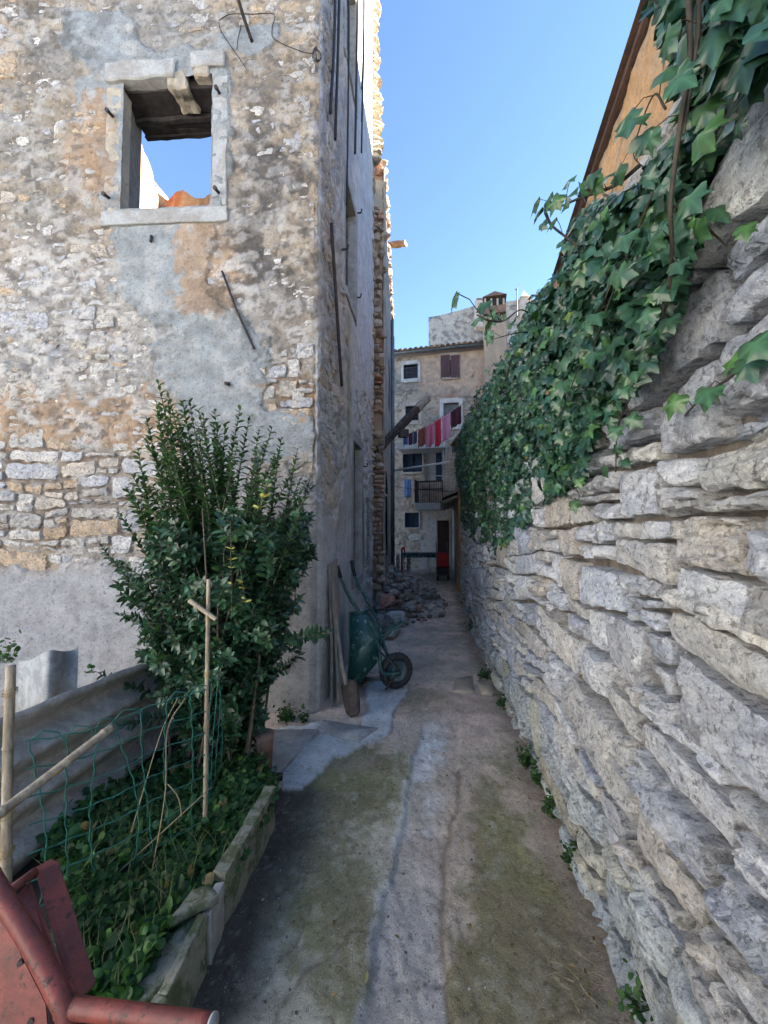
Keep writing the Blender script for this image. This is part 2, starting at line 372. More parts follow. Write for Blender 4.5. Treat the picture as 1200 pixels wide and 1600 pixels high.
def stone_mesh(q, wall, res, prot, gap, seed, tint, round_=.5, back=.07, nmax=22, rough=1.0, warp=.016):
    rng = np.random.default_rng(seed)
    w = (np.linalg.norm(q[1] - q[0]) + np.linalg.norm(q[2] - q[3])) / 2; h = (np.linalg.norm(q[3] - q[0]) + np.linalg.norm(q[2] - q[1])) / 2
    ns = int(np.clip(w / res, 4, nmax)); nt = int(np.clip(h / res, 4, nmax))
    def lin(n): 
        a = np.linspace(-1, 1, n - 1 if n > 4 else n); a = a * .93
        return np.r_[-1.0, a, 1.0]
    S, T = np.meshgrid(lin(ns), lin(nt), indexing='ij')
    k = min(rng.uniform(.15, .9) * round_ * 2, 1.0)
    s2 = S * np.sqrt(1 - k * T * T / 2); t2 = T * np.sqrt(1 - k * S * S / 2)
    gs = max(0, 1 - gap * 2 / w); gt = max(0, 1 - gap * 2 / h)
    a = (s2 * gs + 1) / 2; b = (t2 * gt + 1) / 2
    gap = gap * (.5 + 1.6 * rng.random()); gs = max(0, 1 - gap * 2 / w); gt = max(0, 1 - gap * 2 / h); a = (s2 * gs + 1) / 2; b = (t2 * gt + 1) / 2
    UV = (q[0] * ((1 - a) * (1 - b))[..., None] + q[1] * (a * (1 - b))[..., None] + q[2] * (a * b)[..., None] + q[3] * ((1 - a) * b)[..., None])
    p3 = np.stack([UV[..., 0], UV[..., 1], np.zeros_like(S)], -1)
    if warp:
        UV = UV + np.stack([fbm(p3 + 3.1, 5, 2, 11), fbm(p3 + 9.7, 5, 2, 12)], -1) * warp * .85
        UV = UV + np.stack([noise(p3 * 26 + seed % 97, 13), noise(p3 * 26 + 5 + seed % 97, 14)], -1) * warp * .6
    edge = np.maximum(np.abs(S), np.abs(T)); m = np.minimum(w, h)
    H = np.full(S.shape, 1.0)
    for j in range(5):
        ax, ay, c = rng.normal(0, .55), rng.normal(0, .60), rng.uniform(.6, 1.2)
        H = np.minimum(H, c + ax * S + ay * T)
    for j in range(2):
        ax, ay, c = rng.normal(0, 1.3), rng.normal(0, 1.3), rng.uniform(1.25, 1.9)
        H = np.minimum(H, c + ax * S + ay * T)
    H = np.clip(H, -.25, .95)
    nz = fbm(p3 * np.array([1, 1.9, 1]) + (seed % 991) * .37, 13, 3, 5)
    H = prot * (.35 + .75 * H) + rough * (nz * .010 + .007 * np.abs(noise(p3 * np.array([18, 55, 18]) + seed % 991, 6)))
    lay = (UV[..., 1] + .012 * fbm(p3, 5, 2, 8)) * rng.uniform(28, 46) + seed * .7
    H += rough * .011 * (2 * _h(np.floor(lay).astype(np.int64), np.full(lay.shape, seed % 997), np.floor(UV[..., 0] * rng.uniform(3, 7) + fbm(p3, 7, 2, 9)).astype(np.int64), 4)) * (rng.random() < .38)
    H -= prot * .45 * edge ** 12
    H[0, :] = H[-1, :] = -back; H[:, 0] = H[:, -1] = -back
    V = wall(UV[..., 0], UV[..., 1], H).reshape(-1, 3)
    n1, n2 = S.shape; idx = np.arange(n1 * n2).reshape(n1, n2)
    Fc = np.stack([idx[:-1, :-1], idx[1:, :-1], idx[1:, 1:], idx[:-1, 1:]], -1).reshape(-1, 4)
    if wall.side < 0: pass
    col = np.clip(np.asarray(tint)[None] * (1 + .10 * nz.reshape(-1, 1)), 0, .8)
    return V, Fc, col
def joined(name, parts, mat, parent=None, kind='stuff', smooth=True):
    vs = []; fs = []; cs = []; n = 0
    for V, Fc, c in parts: vs.append(V); fs.append(Fc + n); cs.append(np.broadcast_to(c, (len(V), 3))); n += len(V)
    me = mesh_from(name, np.vstack(vs), np.vstack(fs), mat, np.vstack(cs), smooth, 28 if smooth else 0); o = obj(name, me, parent)
    if kind: o['kind'] = kind
    return o
def lay_stones(wall, quads, parent, mat, tint_fn, prot_fn, nparts=290, name='stone', res_k=.011, seed0=1, minres=.012, maxres=.06, **kw):
    rec = []
    for i, q in enumerate(quads):
        c = q.mean(0); w = wall(c[0], c[1], 0.0); px, py, dep = PX(w)
        vis = -40 < px < 1240 and -40 < py < 1640 and w[1] > .5
        q3 = wall(q[:, 0], q[:, 1], np.zeros(4)); X, Y, D = PX(q3); A = .5 * abs(sum(X[j] * Y[(j + 1) % 4] - X[(j + 1) % 4] * Y[j] for j in range(4)))
        rec.append((A if vis else 0, i, q, w, dep))
    rec.sort(key=lambda r: -r[0]); rest = []
    for k, (A, i, q, w, dep) in enumerate(rec):
        c = q.mean(0); vis = A > 0
        res = float(np.clip(res_k * dep, minres, maxres)) if vis else .09
        V, Fc, col = stone_mesh(q, wall, res, prot_fn(c[0], c[1], i), kw.get('gap', .008), seed0 + i, tint_fn(c[0], c[1], i),
                                kw.get('round_', .5), kw.get('back', .07), kw.get('nmax', 22) if vis else 5, kw.get('rough', 1.0), kw.get('warp', .016))
        if wall.side > 0: pass
        if k < nparts and A > 60: obj(name, mesh_from(name, V, Fc, mat, col, sharp=kw.get('sharp', 26)), parent)
        else: rest.append((V, Fc, col))
    if rest: joined('small_stones', rest, mat, parent)
def heightfield(wall, us, vs, hfun, keep=None):
    U, Vv = np.meshgrid(us, vs, indexing='ij'); H = hfun(U, Vv); W = wall(U, Vv, H)
    n1, n2 = U.shape; idx = np.arange(n1 * n2).reshape(n1, n2)
    Fc = np.stack([idx[:-1, :-1], idx[1:, :-1], idx[1:, 1:], idx[:-1, 1:]], -1).reshape(-1, 4)
    if keep is not None:
        uc = (us[:-1] + us[1:])[:, None] / 2 + 0 * vs[None, :-1]; vc = (vs[:-1] + vs[1:])[None] / 2 + 0 * us[:-1, None]
        Fc = Fc[keep(uc, vc).ravel()]
    return W, Fc, H
# ================================================================== SETTING: ground and path
def ground_sheet():
    mb = MB(); mb.add([(-900, -900, -.06), (900, -900, -.06), (900, 900, -.06), (-900, 900, -.06)], [(0, 1, 2, 3)], (.38, .37, .35))
    tag(mb.build('ground', M['ground']), kind='structure')
ground_sheet()
CH_Y = [1050, 1110, 1171, 1259, 1325, 1402, 1490, 1600, 1900]
CH_L = [700, 664, 646, 638, 618, 604, 586, 560, 515]
CH_R = [720, 720, 714, 711, 698, 690, 688, 700, 730]
APRON = [(440, 1140), (505, 1128), (560, 1146), (578, 1108), (560, 1060), (640, 1070), (618, 1105), (610, 1150), (560, 1170), (520, 1190), (470, 1235), (425, 1235), (395, 1180)]
def path_mesh():
    ys = [0.35]
    while ys[-1] < 19: ys.append(ys[-1] + max(.008, .0075 * ys[-1]))
    ys = np.array(ys); xs = np.concatenate([np.arange(-4.5, -1.4, .1), np.arange(-1.4, 1.6, .0125), np.arange(1.6, 5, .07)])
    X, Y = np.meshgrid(xs, ys, indexing='ij'); p = np.stack([X, Y, 0 * X], -1); px, py, _ = PX(p)
    n1 = fbm(p, 3, 5, 21); n2 = fbm(p, 11, 5, 22, .6); n3 = noise(p * 45, 23); n4 = fbm(p, 1.1, 4, 25); n5 = fbm(p, 24, 3, 27)
    wx = px + 9 * n2 + 14 * n1
    cl = np.interp(py, CH_Y, CH_L); cr = np.interp(py, CH_Y, CH_R)
    e = .05 * (cr - cl) + 1
    ch = sstep(cl - e, cl + e, wx) * (1 - sstep(cr - e, cr + e, wx)) * sstep(1095, 1180, py + 20 * n2)
    Z = .012 * n1 + .006 * n2 + .003 * n3 + .02 * n4
    Z = Z - .018 * ch + .003 * ch * n3
    # colours: stains, moss and patches
    beige = np.array([.29, .255, .215]); dirt = np.array([.155, .13, .105]); dark = np.array([.045, .036, .030]); moss = np.array([.112, .115, .045])
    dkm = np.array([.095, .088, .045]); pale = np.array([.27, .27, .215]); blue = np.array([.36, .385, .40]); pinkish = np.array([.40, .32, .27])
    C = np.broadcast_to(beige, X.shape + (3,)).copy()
    C = mix(C, pinkish, sstep(-.35, .2, n1) * (py < 1180))  # pinkish dirt, lightened further to make up for dim light down the alley
    C = mix(C, pale, .8 * sstep(-.2, .2, n2 + .9 * sstep(520, 440, np.abs(px - 520) * 1.0 + 0 * py) - .3) * (py > 1180) * (px < cl))
    def blob(cx, cy, rx, ry): return np.exp(-(((px - cx) / rx) ** 2 + ((py - cy) / ry) ** 2))
    ms = 1.1 * blob(560, 1215, 95, 60) + .85 * blob(500, 1400, 110, 160) + .8 * blob(780, 1290, 60, 140) + 1.3 * blob(860, 1450, 120, 110) + 1.0 * blob(780, 1560, 130, 90) + .7 * blob(640, 1090, 60, 25) + .35 * blob(690, 1010, 30, 30) + .9 * blob(690, 900, 40, 22) + .5 * blob(560, 1560, 80, 60)
    mk = sstep(.30, .78, ms + .55 * n2 + .35 * n1 + .25 * n5)
    C = mix(C, mix(np.broadcast_to(moss, C.shape), dkm, sstep(-.3, .3, n1)), mk * .82)
    C = mix(C, pale * .8, .6 * sstep(.05, .5, n2 + n5 * .5) * mk)
    # gravelly shade-brown soil along kerb and wall foot
    kx = np.interp(py, [1150, 1240, 1385, 1580, 1700], [430, 455, 400, 330, 250])
    C = mix(C, dark, .93 * sstep(45, -35, px - kx - 45 - 25 * n1 - 10 * n2 + (1600 - py) * .05) * (py > 1190))
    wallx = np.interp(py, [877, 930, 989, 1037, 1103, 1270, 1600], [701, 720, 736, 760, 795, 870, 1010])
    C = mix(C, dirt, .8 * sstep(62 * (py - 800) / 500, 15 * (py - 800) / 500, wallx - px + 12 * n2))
    C = mix(C, dirt * 1.2, .55 * sstep(.15, .45, fbm(p, 1.9, 5, 31)))
    # pale apron slabs
    ap = in_poly(px + 10 * n1 + 5 * n2, py + 6 * n1 + 4 * n2, APRON).astype(float)
    C = mix(C, blue * .86 + .05 * n2[..., None], ap * .92); Z = Z + .02 * ap
    C = mix(C, blue * 1.12, ch * sstep(1450, 1180, py) * (.25 + .75 * sstep(.25, -.2, n2 + n1 * .5)) * sstep(.9, .3, (px - cl) / (cr - cl + 1) + n1 * .6))
    C = mix(C, np.array([.26, .255, .25]), ch * sstep(1290, 1430, py) * .9)
    # worn lip along the channel
    lip = np.exp(-((wx - cl + 3) / 7) ** 2) * (py > 1220); C = mix(C, np.array([.38, .39, .38]), lip * sstep(.1, .5, n2 + .4) * .75)
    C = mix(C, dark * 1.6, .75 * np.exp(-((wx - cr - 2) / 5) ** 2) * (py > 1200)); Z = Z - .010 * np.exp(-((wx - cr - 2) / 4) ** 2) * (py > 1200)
    # cracks
    v = np.abs(fbm(p, 1.7, 3, 41)); cr2 = .7 * np.exp(-(v / .006) ** 2) * sstep(.1, .3, fbm(p, .8, 2, 43)); C = mix(C, dark * 1.3, cr2 * .75); Z = Z - .008 * cr2
    # light grit
    g = sstep(.62, .74, noise(p * 75, 44)); C = mix(C, np.array([.45, .43, .40]), g * .12); Z += .002 * g
    g = sstep(.60, .8, noise(p * 38, 45)); C = mix(C, C * .6, g * .3)
    idx = np.arange(X.size).reshape(X.shape); Fc = np.stack([idx[:-1, :-1], idx[1:, :-1], idx[1:, 1:], idx[:-1, 1:]], -1).reshape(-1, 4)
    V = np.stack([X, Y, Z], -1).reshape(-1, 3)
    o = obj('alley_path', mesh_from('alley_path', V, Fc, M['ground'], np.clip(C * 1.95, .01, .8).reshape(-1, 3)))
    tag(o, kind='structure')
path_mesh()

# ================================================================== RIGHT: dry stone wall
RW_PTS = [(.42, -1.6), (.66, 0), (.79, .8), (.85, 1.35), (.97, 2.3), (1.12, 3.64), (1.21, 4.75), (1.36, 6.1), (1.66, 8.2), (1.86, 9.6)]
RW = Wall(RW_PTS, -1, batter=.015)
def rw_top(y): return np.interp(y, [0, 5, 7, 9.6], [3.0, 3.05, 3.35, 3.6])
T_RW = thing('dry_stone_wall', (.85, 1.35, 0), 'long dry stone wall of pale limestone slabs running down the right side of the alley under the ivy', 'stone wall')
def right_wall():
    rng = np.random.default_rng(3)
    Q = layout(0, RW.len, -.05, 3.1, (.13, .31), (.19, .50), rng, .56, .13, .05)
    sh = []
    for q in Q:
        y = RW.at(q.mean(0)[0])[1]
        if q[:, 1].mean() < rw_top(y) - .06: sh.append(q)
    pal = np.array([(.44, .435, .425), (.39, .40, .415), (.41, .39, .35), (.46, .46, .46), (.37, .375, .385), (.41, .37, .31), (.36, .38, .41), (.46, .44, .39)])
    def tint(u, v, i):
        r = np.random.default_rng(i + 900); c = pal[r.integers(len(pal))] * r.uniform(.80, 1.15)
        warm = np.clip(.22 + .9 * float(noise(np.array([u * .8, v * .9, 3.]), 8)) + (v - 1.4) * .22, 0, 1)
        c = c * (1 - .5 * warm) + .5 * warm * np.array([.42, .38, .32])
        if v < .35: c = c * np.array([.92, .95, .88])
        return np.minimum(c * np.array([1.20, 1.27, 1.36]), .66)
    def prot(u, v, i): return np.random.default_rng(i).choice([.008, .018, .028, .038, .052])
    lay_stones(RW, sh, T_RW, M['stone'], tint, prot, 290, 'stone', .0058, 100, .0085, .05, gap=.006, round_=.18, back=.12, warp=.014, rough=.9, nmax=38, sharp=24)
    # wall heart behind the face stones
    us = np.arange(0, RW.len, .08); vs = np.linspace(-.1, 1, 40)
    U, Vv = np.meshgrid(us, vs, indexing='ij'); Y = RW.at(U)[..., 1]; top = rw_top(Y) - .12
    p = np.stack([U, Vv * top, 0 * U], -1)
    W = RW(U, Vv * top, -.065 + .02 * fbm(p, 9, 3, 9)); W2 = RW(U, Vv * top, -.5 + 0 * U)
    idx = np.arange(U.size).reshape(U.shape); f = np.stack([idx[:-1, :-1], idx[1:, :-1], idx[1:, 1:], idx[:-1, 1:]], -1).reshape(-1, 4)
    cap = []
    n = U.size; tp = idx[:, -1]
    cap = np.stack([tp[:-1], tp[1:], tp[1:] + n, tp[:-1] + n], -1)
    end = np.array([[idx[-1, j], idx[-1, j + 1], idx[-1, j + 1] + n, idx[-1, j] + n] for j in range(len(vs) - 1)])
    obj('wall_heart', mesh_from('wall_heart', np.vstack([W.reshape(-1, 3), W2.reshape(-1, 3)]), np.vstack([f, f + n, cap, end]), M['core']), T_RW)
right_wall()

# ================================================================== RIGHT: house behind the wall (ochre, sunny coloured)
def ochre_house():
    # eave line measured from the photograph at a height of 6.1 m
    a = np.array([1.63, .2]); b = np.array([3.33, 7.9]); d = (b - a) / np.linalg.norm(b - a); L = np.linalg.norm(b - a)
    t = thing('ochre_stone_house', (a[0], a[1], 0), 'tall ochre stone house with a wooden eave rising behind the ivy on the right', 'house')
    W = Wall([tuple(a), tuple(b)], -1, rnd=.02)
    us = np.arange(0, L, .045); vs = np.arange(2.6, 6.05, .045); off = .035
    p = lambda U, Vv: np.stack([U, Vv, 0 * U], -1)
    f = lambda U, Vv: -off + .03 * fbm(p(U, Vv), 4, 4, 51) + .035 * np.abs(fbm(p(U, Vv) * np.array([1, 1.8, 1]), 7, 3, 52))
    V, Fc, H = heightfield(W, us, vs, f)
    U, Vv = np.meshgrid(us, vs, indexing='ij'); n = fbm(p(U, Vv), 5, 4, 55)
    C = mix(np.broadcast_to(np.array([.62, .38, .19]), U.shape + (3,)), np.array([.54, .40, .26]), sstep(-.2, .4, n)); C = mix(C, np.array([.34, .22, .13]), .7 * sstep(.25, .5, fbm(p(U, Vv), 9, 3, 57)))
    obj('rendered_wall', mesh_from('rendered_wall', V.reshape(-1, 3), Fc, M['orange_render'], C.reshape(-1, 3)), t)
    n2 = np.array([d[1], -d[0]])   # away from the alley
    R = np.array([[d[0], n2[0], 0], [d[1], n2[1], 0], [0, 0, 1.]])
    c = lambda u, o, z: np.array([*(a + d * u + n2 * o), z])
    m = MB(); m.box(c(L / 2, .07 + 3, 3.0), (L - .02, 5.9, 6.0), R, (1, 1, 1)); m.build('wall_core', M['core'], t)
    # eave: boards, fascia, rafters, tiles
    m = MB()
    m.box(c(L / 2, .02, 6.06), (L + .2, .05, .022), R)
    m.build('eave_board', M['wood_eave'], t)
    m = MB(); m.box(c(L / 2, -.02, 6.09), (L + .2, .03, .07), R); m.build('fascia', M['wood_eave'], t)
    tl = MB()
    for k in range(int(L / .2)):
        u = .1 + k * .2
        for j in range(8):
            aa = [math.pi * q / 6 for q in range(7)]
            o0 = c(u, .0 + j * .4, 6.13 + j * .4 * .34)
            pts = [(u + .085 * math.cos(x), .085 * math.sin(x)) for x in aa]
            V = [c(x, -.0 + j * .4, 6.13 + j * .136 + z) for x, z in pts] + [c(x, -.0 + j * .4 + .46, 6.13 + j * .136 + .135 + z) for x, z in pts]
            tl.add(V, [(q, q + 1, q + 8, q + 7) for q in range(6)], np.array([1, 1, 1]) * random.uniform(.6, 1.2))
    rf = tl.build('roof_tiles', M['tile'], t, True); rf['kind'] = 'stuff'
    m = MB(); V = [c(0, -.1, 6.115), c(L, -.1, 6.115), c(L, 6.0, 8.1), c(0, 6.0, 8.1)]; m.add(V, [(0, 1, 2, 3)], (.7, .7, .7)); m.build('roof', M['tile'], t)
ochre_house()
def tall_neighbour():
    t = thing('tall_neighbour_house', (13, 13, 0), 'tall rendered house standing behind the ochre house, its roof catching the sun', 'house')
    m = MB(); m.box((13.5, 13.5, 6.2), (7, 19, 12.4), None, (.4, .36, .3)); m.build('rendered_wall', M['ground'], t)
    m = MB(); m.add([(9.7, 3.7, 12.4), (9.7, 23.3, 12.4), (13.5, 23.3, 14.9), (13.5, 3.7, 14.9), (17.3, 3.7, 12.4), (17.3, 23.3, 12.4)], [(0, 1, 2, 3), (3, 2, 5, 4), (0, 3, 4), (1, 5, 2), (0, 4, 5, 1)]); m.build('roof', M['tile'], t)
tall_neighbour()
def added_bounce_house():  # house out of view, added to bounce sunlight into the alley
    t = thing('added_bounce_house', (-8, -6, 0), 'pale rendered house across the yard, left behind the viewer, facing the sun', 'house')
    m = MB(); m.box((-10, -6.5, 3.4), (4, 17, 6.8), None, (.58, .57, .55)); m.build('rendered_wall', M['ground'], t)
    m = MB(); m.add([(-7.7, -15.3, 6.8), (-7.7, 2.3, 6.8), (-10, 2.3, 7.9), (-10, -15.3, 7.9), (-12.3, 2.3, 6.8), (-12.3, -15.3, 6.8)], [(0, 1, 2, 3), (3, 2, 4, 5), (0, 3, 5), (1, 4, 2), (0, 5, 4, 1)]); m.build('roof', M['tile'], t)
    for k in range(5):
        for z in (1.6, 4.6):
            m = MB(); m.box((-7.98, -13 + k * 3.2, z), (.10, 1.1, 1.5)); w = m.build('window', M['pale_stone_frame'], t)
            m = MB(); m.box((-7.95, -13 + k * 3.2, z), (.10, .9, 1.3)); m.build('shutter', M['shutter'], w)
added_bounce_house()

# ================================================================== LEFT: ruined rubble house
B1_PTS = [(-6.4, 3.86), (-.60, 3.52), (-.21, 6.95), (-.62, 7.02)]
B1 = Wall(B1_PTS, 1, rnd=.045)
UC = B1.knots[1]; UF = B1.knots[2]
T_B1 = thing('ruined_rubble_house', (-.6, 3.52, 0), 'tall roofless rubble house with patchy grey and ochre render, left of the alley', 'ruined house')
def ux(X): return UC - (-.60 - X) / math.cos(math.atan2(.34, 5.8))      # x on the front wall -> u
WIN = (ux(-2.47), ux(-1.60), 4.57, 5.84)                               # front window hole
SIDE1 = (UC + .98, UC + 1.62, 4.42, 5.75)                                # side openings
SIDE2 = (UC + 1.52, UC + 2.15, .95, 2.72)
SIDE3 = (UC + 1.0, UC + 1.6, 7.3, 8.7)
HOLES = [WIN, SIDE1, SIDE2, SIDE3]
def in_hole(u, v, g=0): 
    r = np.zeros(np.broadcast(u, v).shape, bool)
    for a, b, c, d in HOLES: r |= (u > a - g) & (u < b + g) & (v > c - g) & (v < d + g)
    return r
def b1_masks(U, V):
    """coverage of render (c) and colours, from where they sit on the real wall"""
    W = B1(U, V, 0 * U); px, py, _ = PX(W); p = np.stack([U, V, 0 * U], -1)
    front = (U < UC).astype(float)
    n1 = fbm(p, 1.6, 5, 61); n2 = fbm(p, 5, 5, 62); n3 = fbm(p, 16, 4, 63)
    x = px + 26 * n1 + 12 * n2; y = py + 26 * fbm(p, 1.6, 5, 64) + 12 * fbm(p, 5, 4, 65)
    def blob(cx, cy, rx, ry, pw=2): return np.exp(-(np.abs((x - cx) / rx) ** pw + np.abs((y - cy) / ry) ** pw))
    band = blob(100, 790, 330, 105, 4)                       # bare stone band
    quo = blob(455, 640, 50, 95, 4)                          # bare quoins
    mid = blob(150, 520, 330, 130, 4)
    smooth = np.clip(blob(160, 55, 62, 42, 3) + blob(150, 150, 40, 26, 3) + blob(255, 225, 112, 160, 4) + blob(255, 420, 80, 70, 4) + blob(335, 560, 95, 95, 3) * .75 + blob(340, 700, 55, 110, 3) * .8 + blob(440, 690, 45, 35, 3) + blob(395, 60, 40, 22, 3), 0, 1)
    bottom = sstep(868, 900, y) + blob(430, 830, 70, 100, 4)
    bottom = np.clip(bottom, 0, 1)
    cov = .10 + .42 * n2 + .25 * n1
    cov = cov + .30 * blob(420, 330, 90, 190, 4)
    cov = cov - .30 * mid - 1.35 * band - 1.2 * quo + 1.0 * smooth + 1.6 * bottom + .5 * blob(60, 660, 150, 45, 3)
    orange = np.clip(blob(140, 235, 30, 75) * 1.3 + blob(345, 420, 55, 60) * 1.0 + blob(60, 660, 130, 45) * .9 + blob(455, 620, 45, 45) * .8 + blob(230, 650, 60, 60) * .6 + blob(330, 380, 30, 40), 0, 1)
    mould = np.clip(blob(425, 340, 75, 170, 3) * 1.1 + blob(60, 50, 130, 90, 3) * .8 + blob(440, 180, 60, 90) * .5 + blob(120, 330, 120, 110) * .35, 0, 1)
    C = np.broadcast_to(np.array([.40, .335, .255]), U.shape + (3,)).copy()
    C = mix(C, np.array([.35, .335, .30]), sstep(-.1, .4, n1))
    C = mix(C, np.array([.40, .41, .42]), mid * .5)
    C = mix(C, np.array([.33, .365, .375]), sstep(.42, .45, smooth + .28 * n2 + .16 * n3))
    C = mix(C, np.array([.41, .42, .43]), bottom * sstep(.2, .6, bottom))
    C = mix(C, np.array([.43, .43, .46]), blob(60, 990, 80, 45) * .6)
    C = mix(C, np.array([.36, .33, .30]), blob(430, 860, 60, 90) * .7)
    C = mix(C, np.array([.46, .31, .19]), sstep(.22, .34, orange * .75 + .35 * n3 + .2 * n2) * .8)
    C = mix(C, np.array([.10, .095, .088]), np.clip(mould * sstep(-.15, .25, n2 + .7 * n3 + .05) * .9, 0, 1))
    C = mix(C, np.array([.17, .16, .15]), .6 * sstep(.12, .42, fbm(p, 3, 6, 69) - .1) * (1 - smooth) * (y < 700))
    C = mix(C, np.array([.50, .50, .49]), .55 * sstep(.18, .4, fbm(p, 8, 5, 70)) * (1 - bottom * .6))
    ps = p * np.array([1, 1.7, 1]); fl = fbm(ps, 7.5, 5, 76, .6); ns = 1 - .75 * np.clip(smooth * 1.2 + bottom, 0, 1)
    C = mix(C, np.array([.58, .565, .53]), ns * (.28 + .62 * np.clip(mid + .25 * (y > 300) * (x < 400), 0, 1)) * sstep(.13, .20, fl))
    C = mix(C, C * .62, ns * .7 * sstep(.14, .24, -fl)); C = mix(C, np.array([.14, .125, .11]), ns * .7 * sstep(.22, .32, fbm(ps, 17, 4, 77)))
    # side wall facing the alley
    z = V; s = U - UC
    sc = .25 + .45 * n2 + .3 * n1 + .8 * sstep(1.1, 1.7, s + .5 * n1) * sstep(3.2, 4.2, z) - .9 * np.exp(-((s - .45) / .35) ** 2) * (z > 1.7) + 1.1 * sstep(2.3, 1.3, z) * (s < 1.4) + .6 * np.exp(-((s - 1.3) / .5) ** 2)
    SCc = mix(np.broadcast_to(np.array([.27, .27, .27]), U.shape + (3,)), np.array([.33, .29, .245]), sstep(-.2, .35, n1 - .1)); SCc = mix(SCc, np.array([.16, .15, .14]), .6 * sstep(.1, .4, n2))
    SCc = mix(SCc, np.array([.36, .37, .38]), sstep(1.2, 1.8, s + .3 * n1) * .6)
    SCc = mix(SCc, np.array([.16, .17, .08]), .7 * np.exp(-((s - 1.2) / .12) ** 2) * (z > 2.7) * (z < 4.2))
    SCc = mix(SCc, np.array([.36, .365, .37]), sstep(1.9, 1.2, z) * .7)
    SCc = np.clip(SCc * 1.6, 0, .72)  # side wall colour lifted to make up for the weak alley light
    cov = np.where(front > 0, cov, sc); C = np.where(front[..., None] > 0, C, SCc)
    return cov, C, smooth * front + bottom * front + (1 - front) * sstep(.3, .8, sc)
def b1_height(U, V):
    cov, C, sm = b1_masks(U, V); p = np.stack([U, V, 0 * U], -1)
    rough = .016 * np.clip(fbm(p * np.array([1, 1.7, 1]), 7.5, 5, 76, .6) * 4, -1, 1) * .7 + .010 * fbm(p, 13, 4, 73) + .007 * np.abs(noise(p * 40, 74))
    lum = .022 * np.abs(fbm(p * np.array([1, 1.7, 1]), 7, 3, 75))
    h = -.020 + .032 * sstep(-.9, .35, cov) + (1 - .72 * np.clip(sm, 0, 1)) * (rough + lum) + .022 * sstep(.43, .46, np.clip(sm, 0, 1) + .28 * fbm(p, 5, 5, 62) + .16 * fbm(p, 16, 4, 63))
    # flaked edge of the smooth coat
    return h
def b1_build():
    T = T_B1
    us = np.concatenate([np.arange(0, ux(-4.0), .08), np.arange(ux(-4.0), UC - .1, .0135), np.arange(UC - .1, UC + .12, .008), np.arange(UC + .12, UF - .05, .0165), np.arange(UF - .05, B1.len, .03)])
    vs = np.concatenate([np.arange(-.05, 6.9, .0145), np.arange(6.9, 12.6, .06)])
    U, Vv = np.meshgrid(us, vs, indexing='ij'); _, C, _ = b1_masks(U, Vv)
    W, Fc, H = heightfield(B1, us, vs, b1_height, keep=lambda u, v: ~in_hole(u, v))
    lo = sstep(-.018, -.004, H); C = mix(C * .74 + np.array([.04, .012, 0]), C, lo)      # joints show a redder earth mortar
    obj('render_coat', mesh_from('render_coat', W.reshape(-1, 3), Fc, M['ground'], np.clip((C * .95 + C.mean((0, 1)) * .05) * np.where((U < UC)[..., None], .93, 1.12), .02, .8).reshape(-1, 3)), T)  # front toned down, alley side lightened to offset its weaker light
    rng = np.random.default_rng(11)
    Q = layout(ux(-4.2), UC - .02, 0, 7.0, (.12, .24), (.14, .40), rng, .6, .09, .05)
    Q += layout(UC + .02, UF - .03, 0, 10.8, (.12, .24), (.14, .36), rng, .5, .09, .05)
    keep = []
    for q in Q:
        c = q.mean(0)
        q[:, 0] = np.minimum(q[:, 0], UC - .025) if c[0] < UC else np.maximum(q[:, 0], UC + .025)
        if np.ptp(q[:, 0]) < .05: continue
        if in_hole(q[:, 0], q[:, 1], .04).any() or in_hole(np.array([c[0]]), np.array([c[1]]), .05).any(): continue
        cov, _, sm = b1_masks(np.array([c[0]]), np.array([c[1]]))
        if cov[0] > .55: continue
        keep.append(q)
    pal = np.array([(.62, .60, .55), (.58, .58, .57), (.60, .54, .45), (.52, .50, .46), (.66, .64, .60), (.56, .44, .31), (.50, .51, .53)])
    def tint(u, v, i):
        r = np.random.default_rng(i + 77); return pal[r.integers(len(pal))] * r.uniform(.84, 1.06)
    def prot(u, v, i): return np.random.default_rng(i + 5).uniform(.002, .016)
    lay_stones(B1, keep, T, M['stone_far'], tint, prot, 290, 'stone', .0058, 5000, .016, .07, gap=.008, round_=.25, back=.05, rough=.6, warp=.02)
    # thickness of the walls behind the face, cut round the openings
    def slab(name, a, b, th, u0, u1, z0, z1, off, holes):
        a = np.array(a, float); b = np.array(b, float); d = (b - a) / np.linalg.norm(b - a); n = np.array([-d[1], d[0]])
        R = np.array([[d[0], n[0], 0], [d[1], n[1], 0], [0, 0, 1.]]); m = MB()
        cuts = sorted({u0, u1, *[x for h in holes for x in h[:2]]})
        for s, e in zip(cuts[:-1], cuts[1:]):
            zs = [z0]; hs = sorted([h for h in holes if h[0] <= s + 1e-4 and h[1] >= e - 1e-4], key=lambda h: h[2]); lo_ = z0
            segs = []
            for h in hs: segs.append((lo_, h[2])); lo_ = h[3]
            segs.append((lo_, z1))
            for q0, q1 in segs:
                c = a + d * ((s + e) / 2) + n * (off + th / 2); m.box((*c, (q0 + q1) / 2), (e - s, th, q1 - q0), R)
        return m.build(name, M['core'], T)
    h1 = [(WIN[0] - .16, WIN[1], WIN[2], WIN[3])]; slab('front_wall_core', B1_PTS[0], B1_PTS[1], .36, 0, UC - .06, -.05, 12.5, .062, h1)
    h2 = [tuple([h[0] - UC, h[1] - UC, h[2], h[3]]) for h in HOLES[1:]]
    slab('side_wall_core', B1_PTS[1], B1_PTS[2], .36, .07, UF - UC - .02, -.05, 12.5, .062, h2)
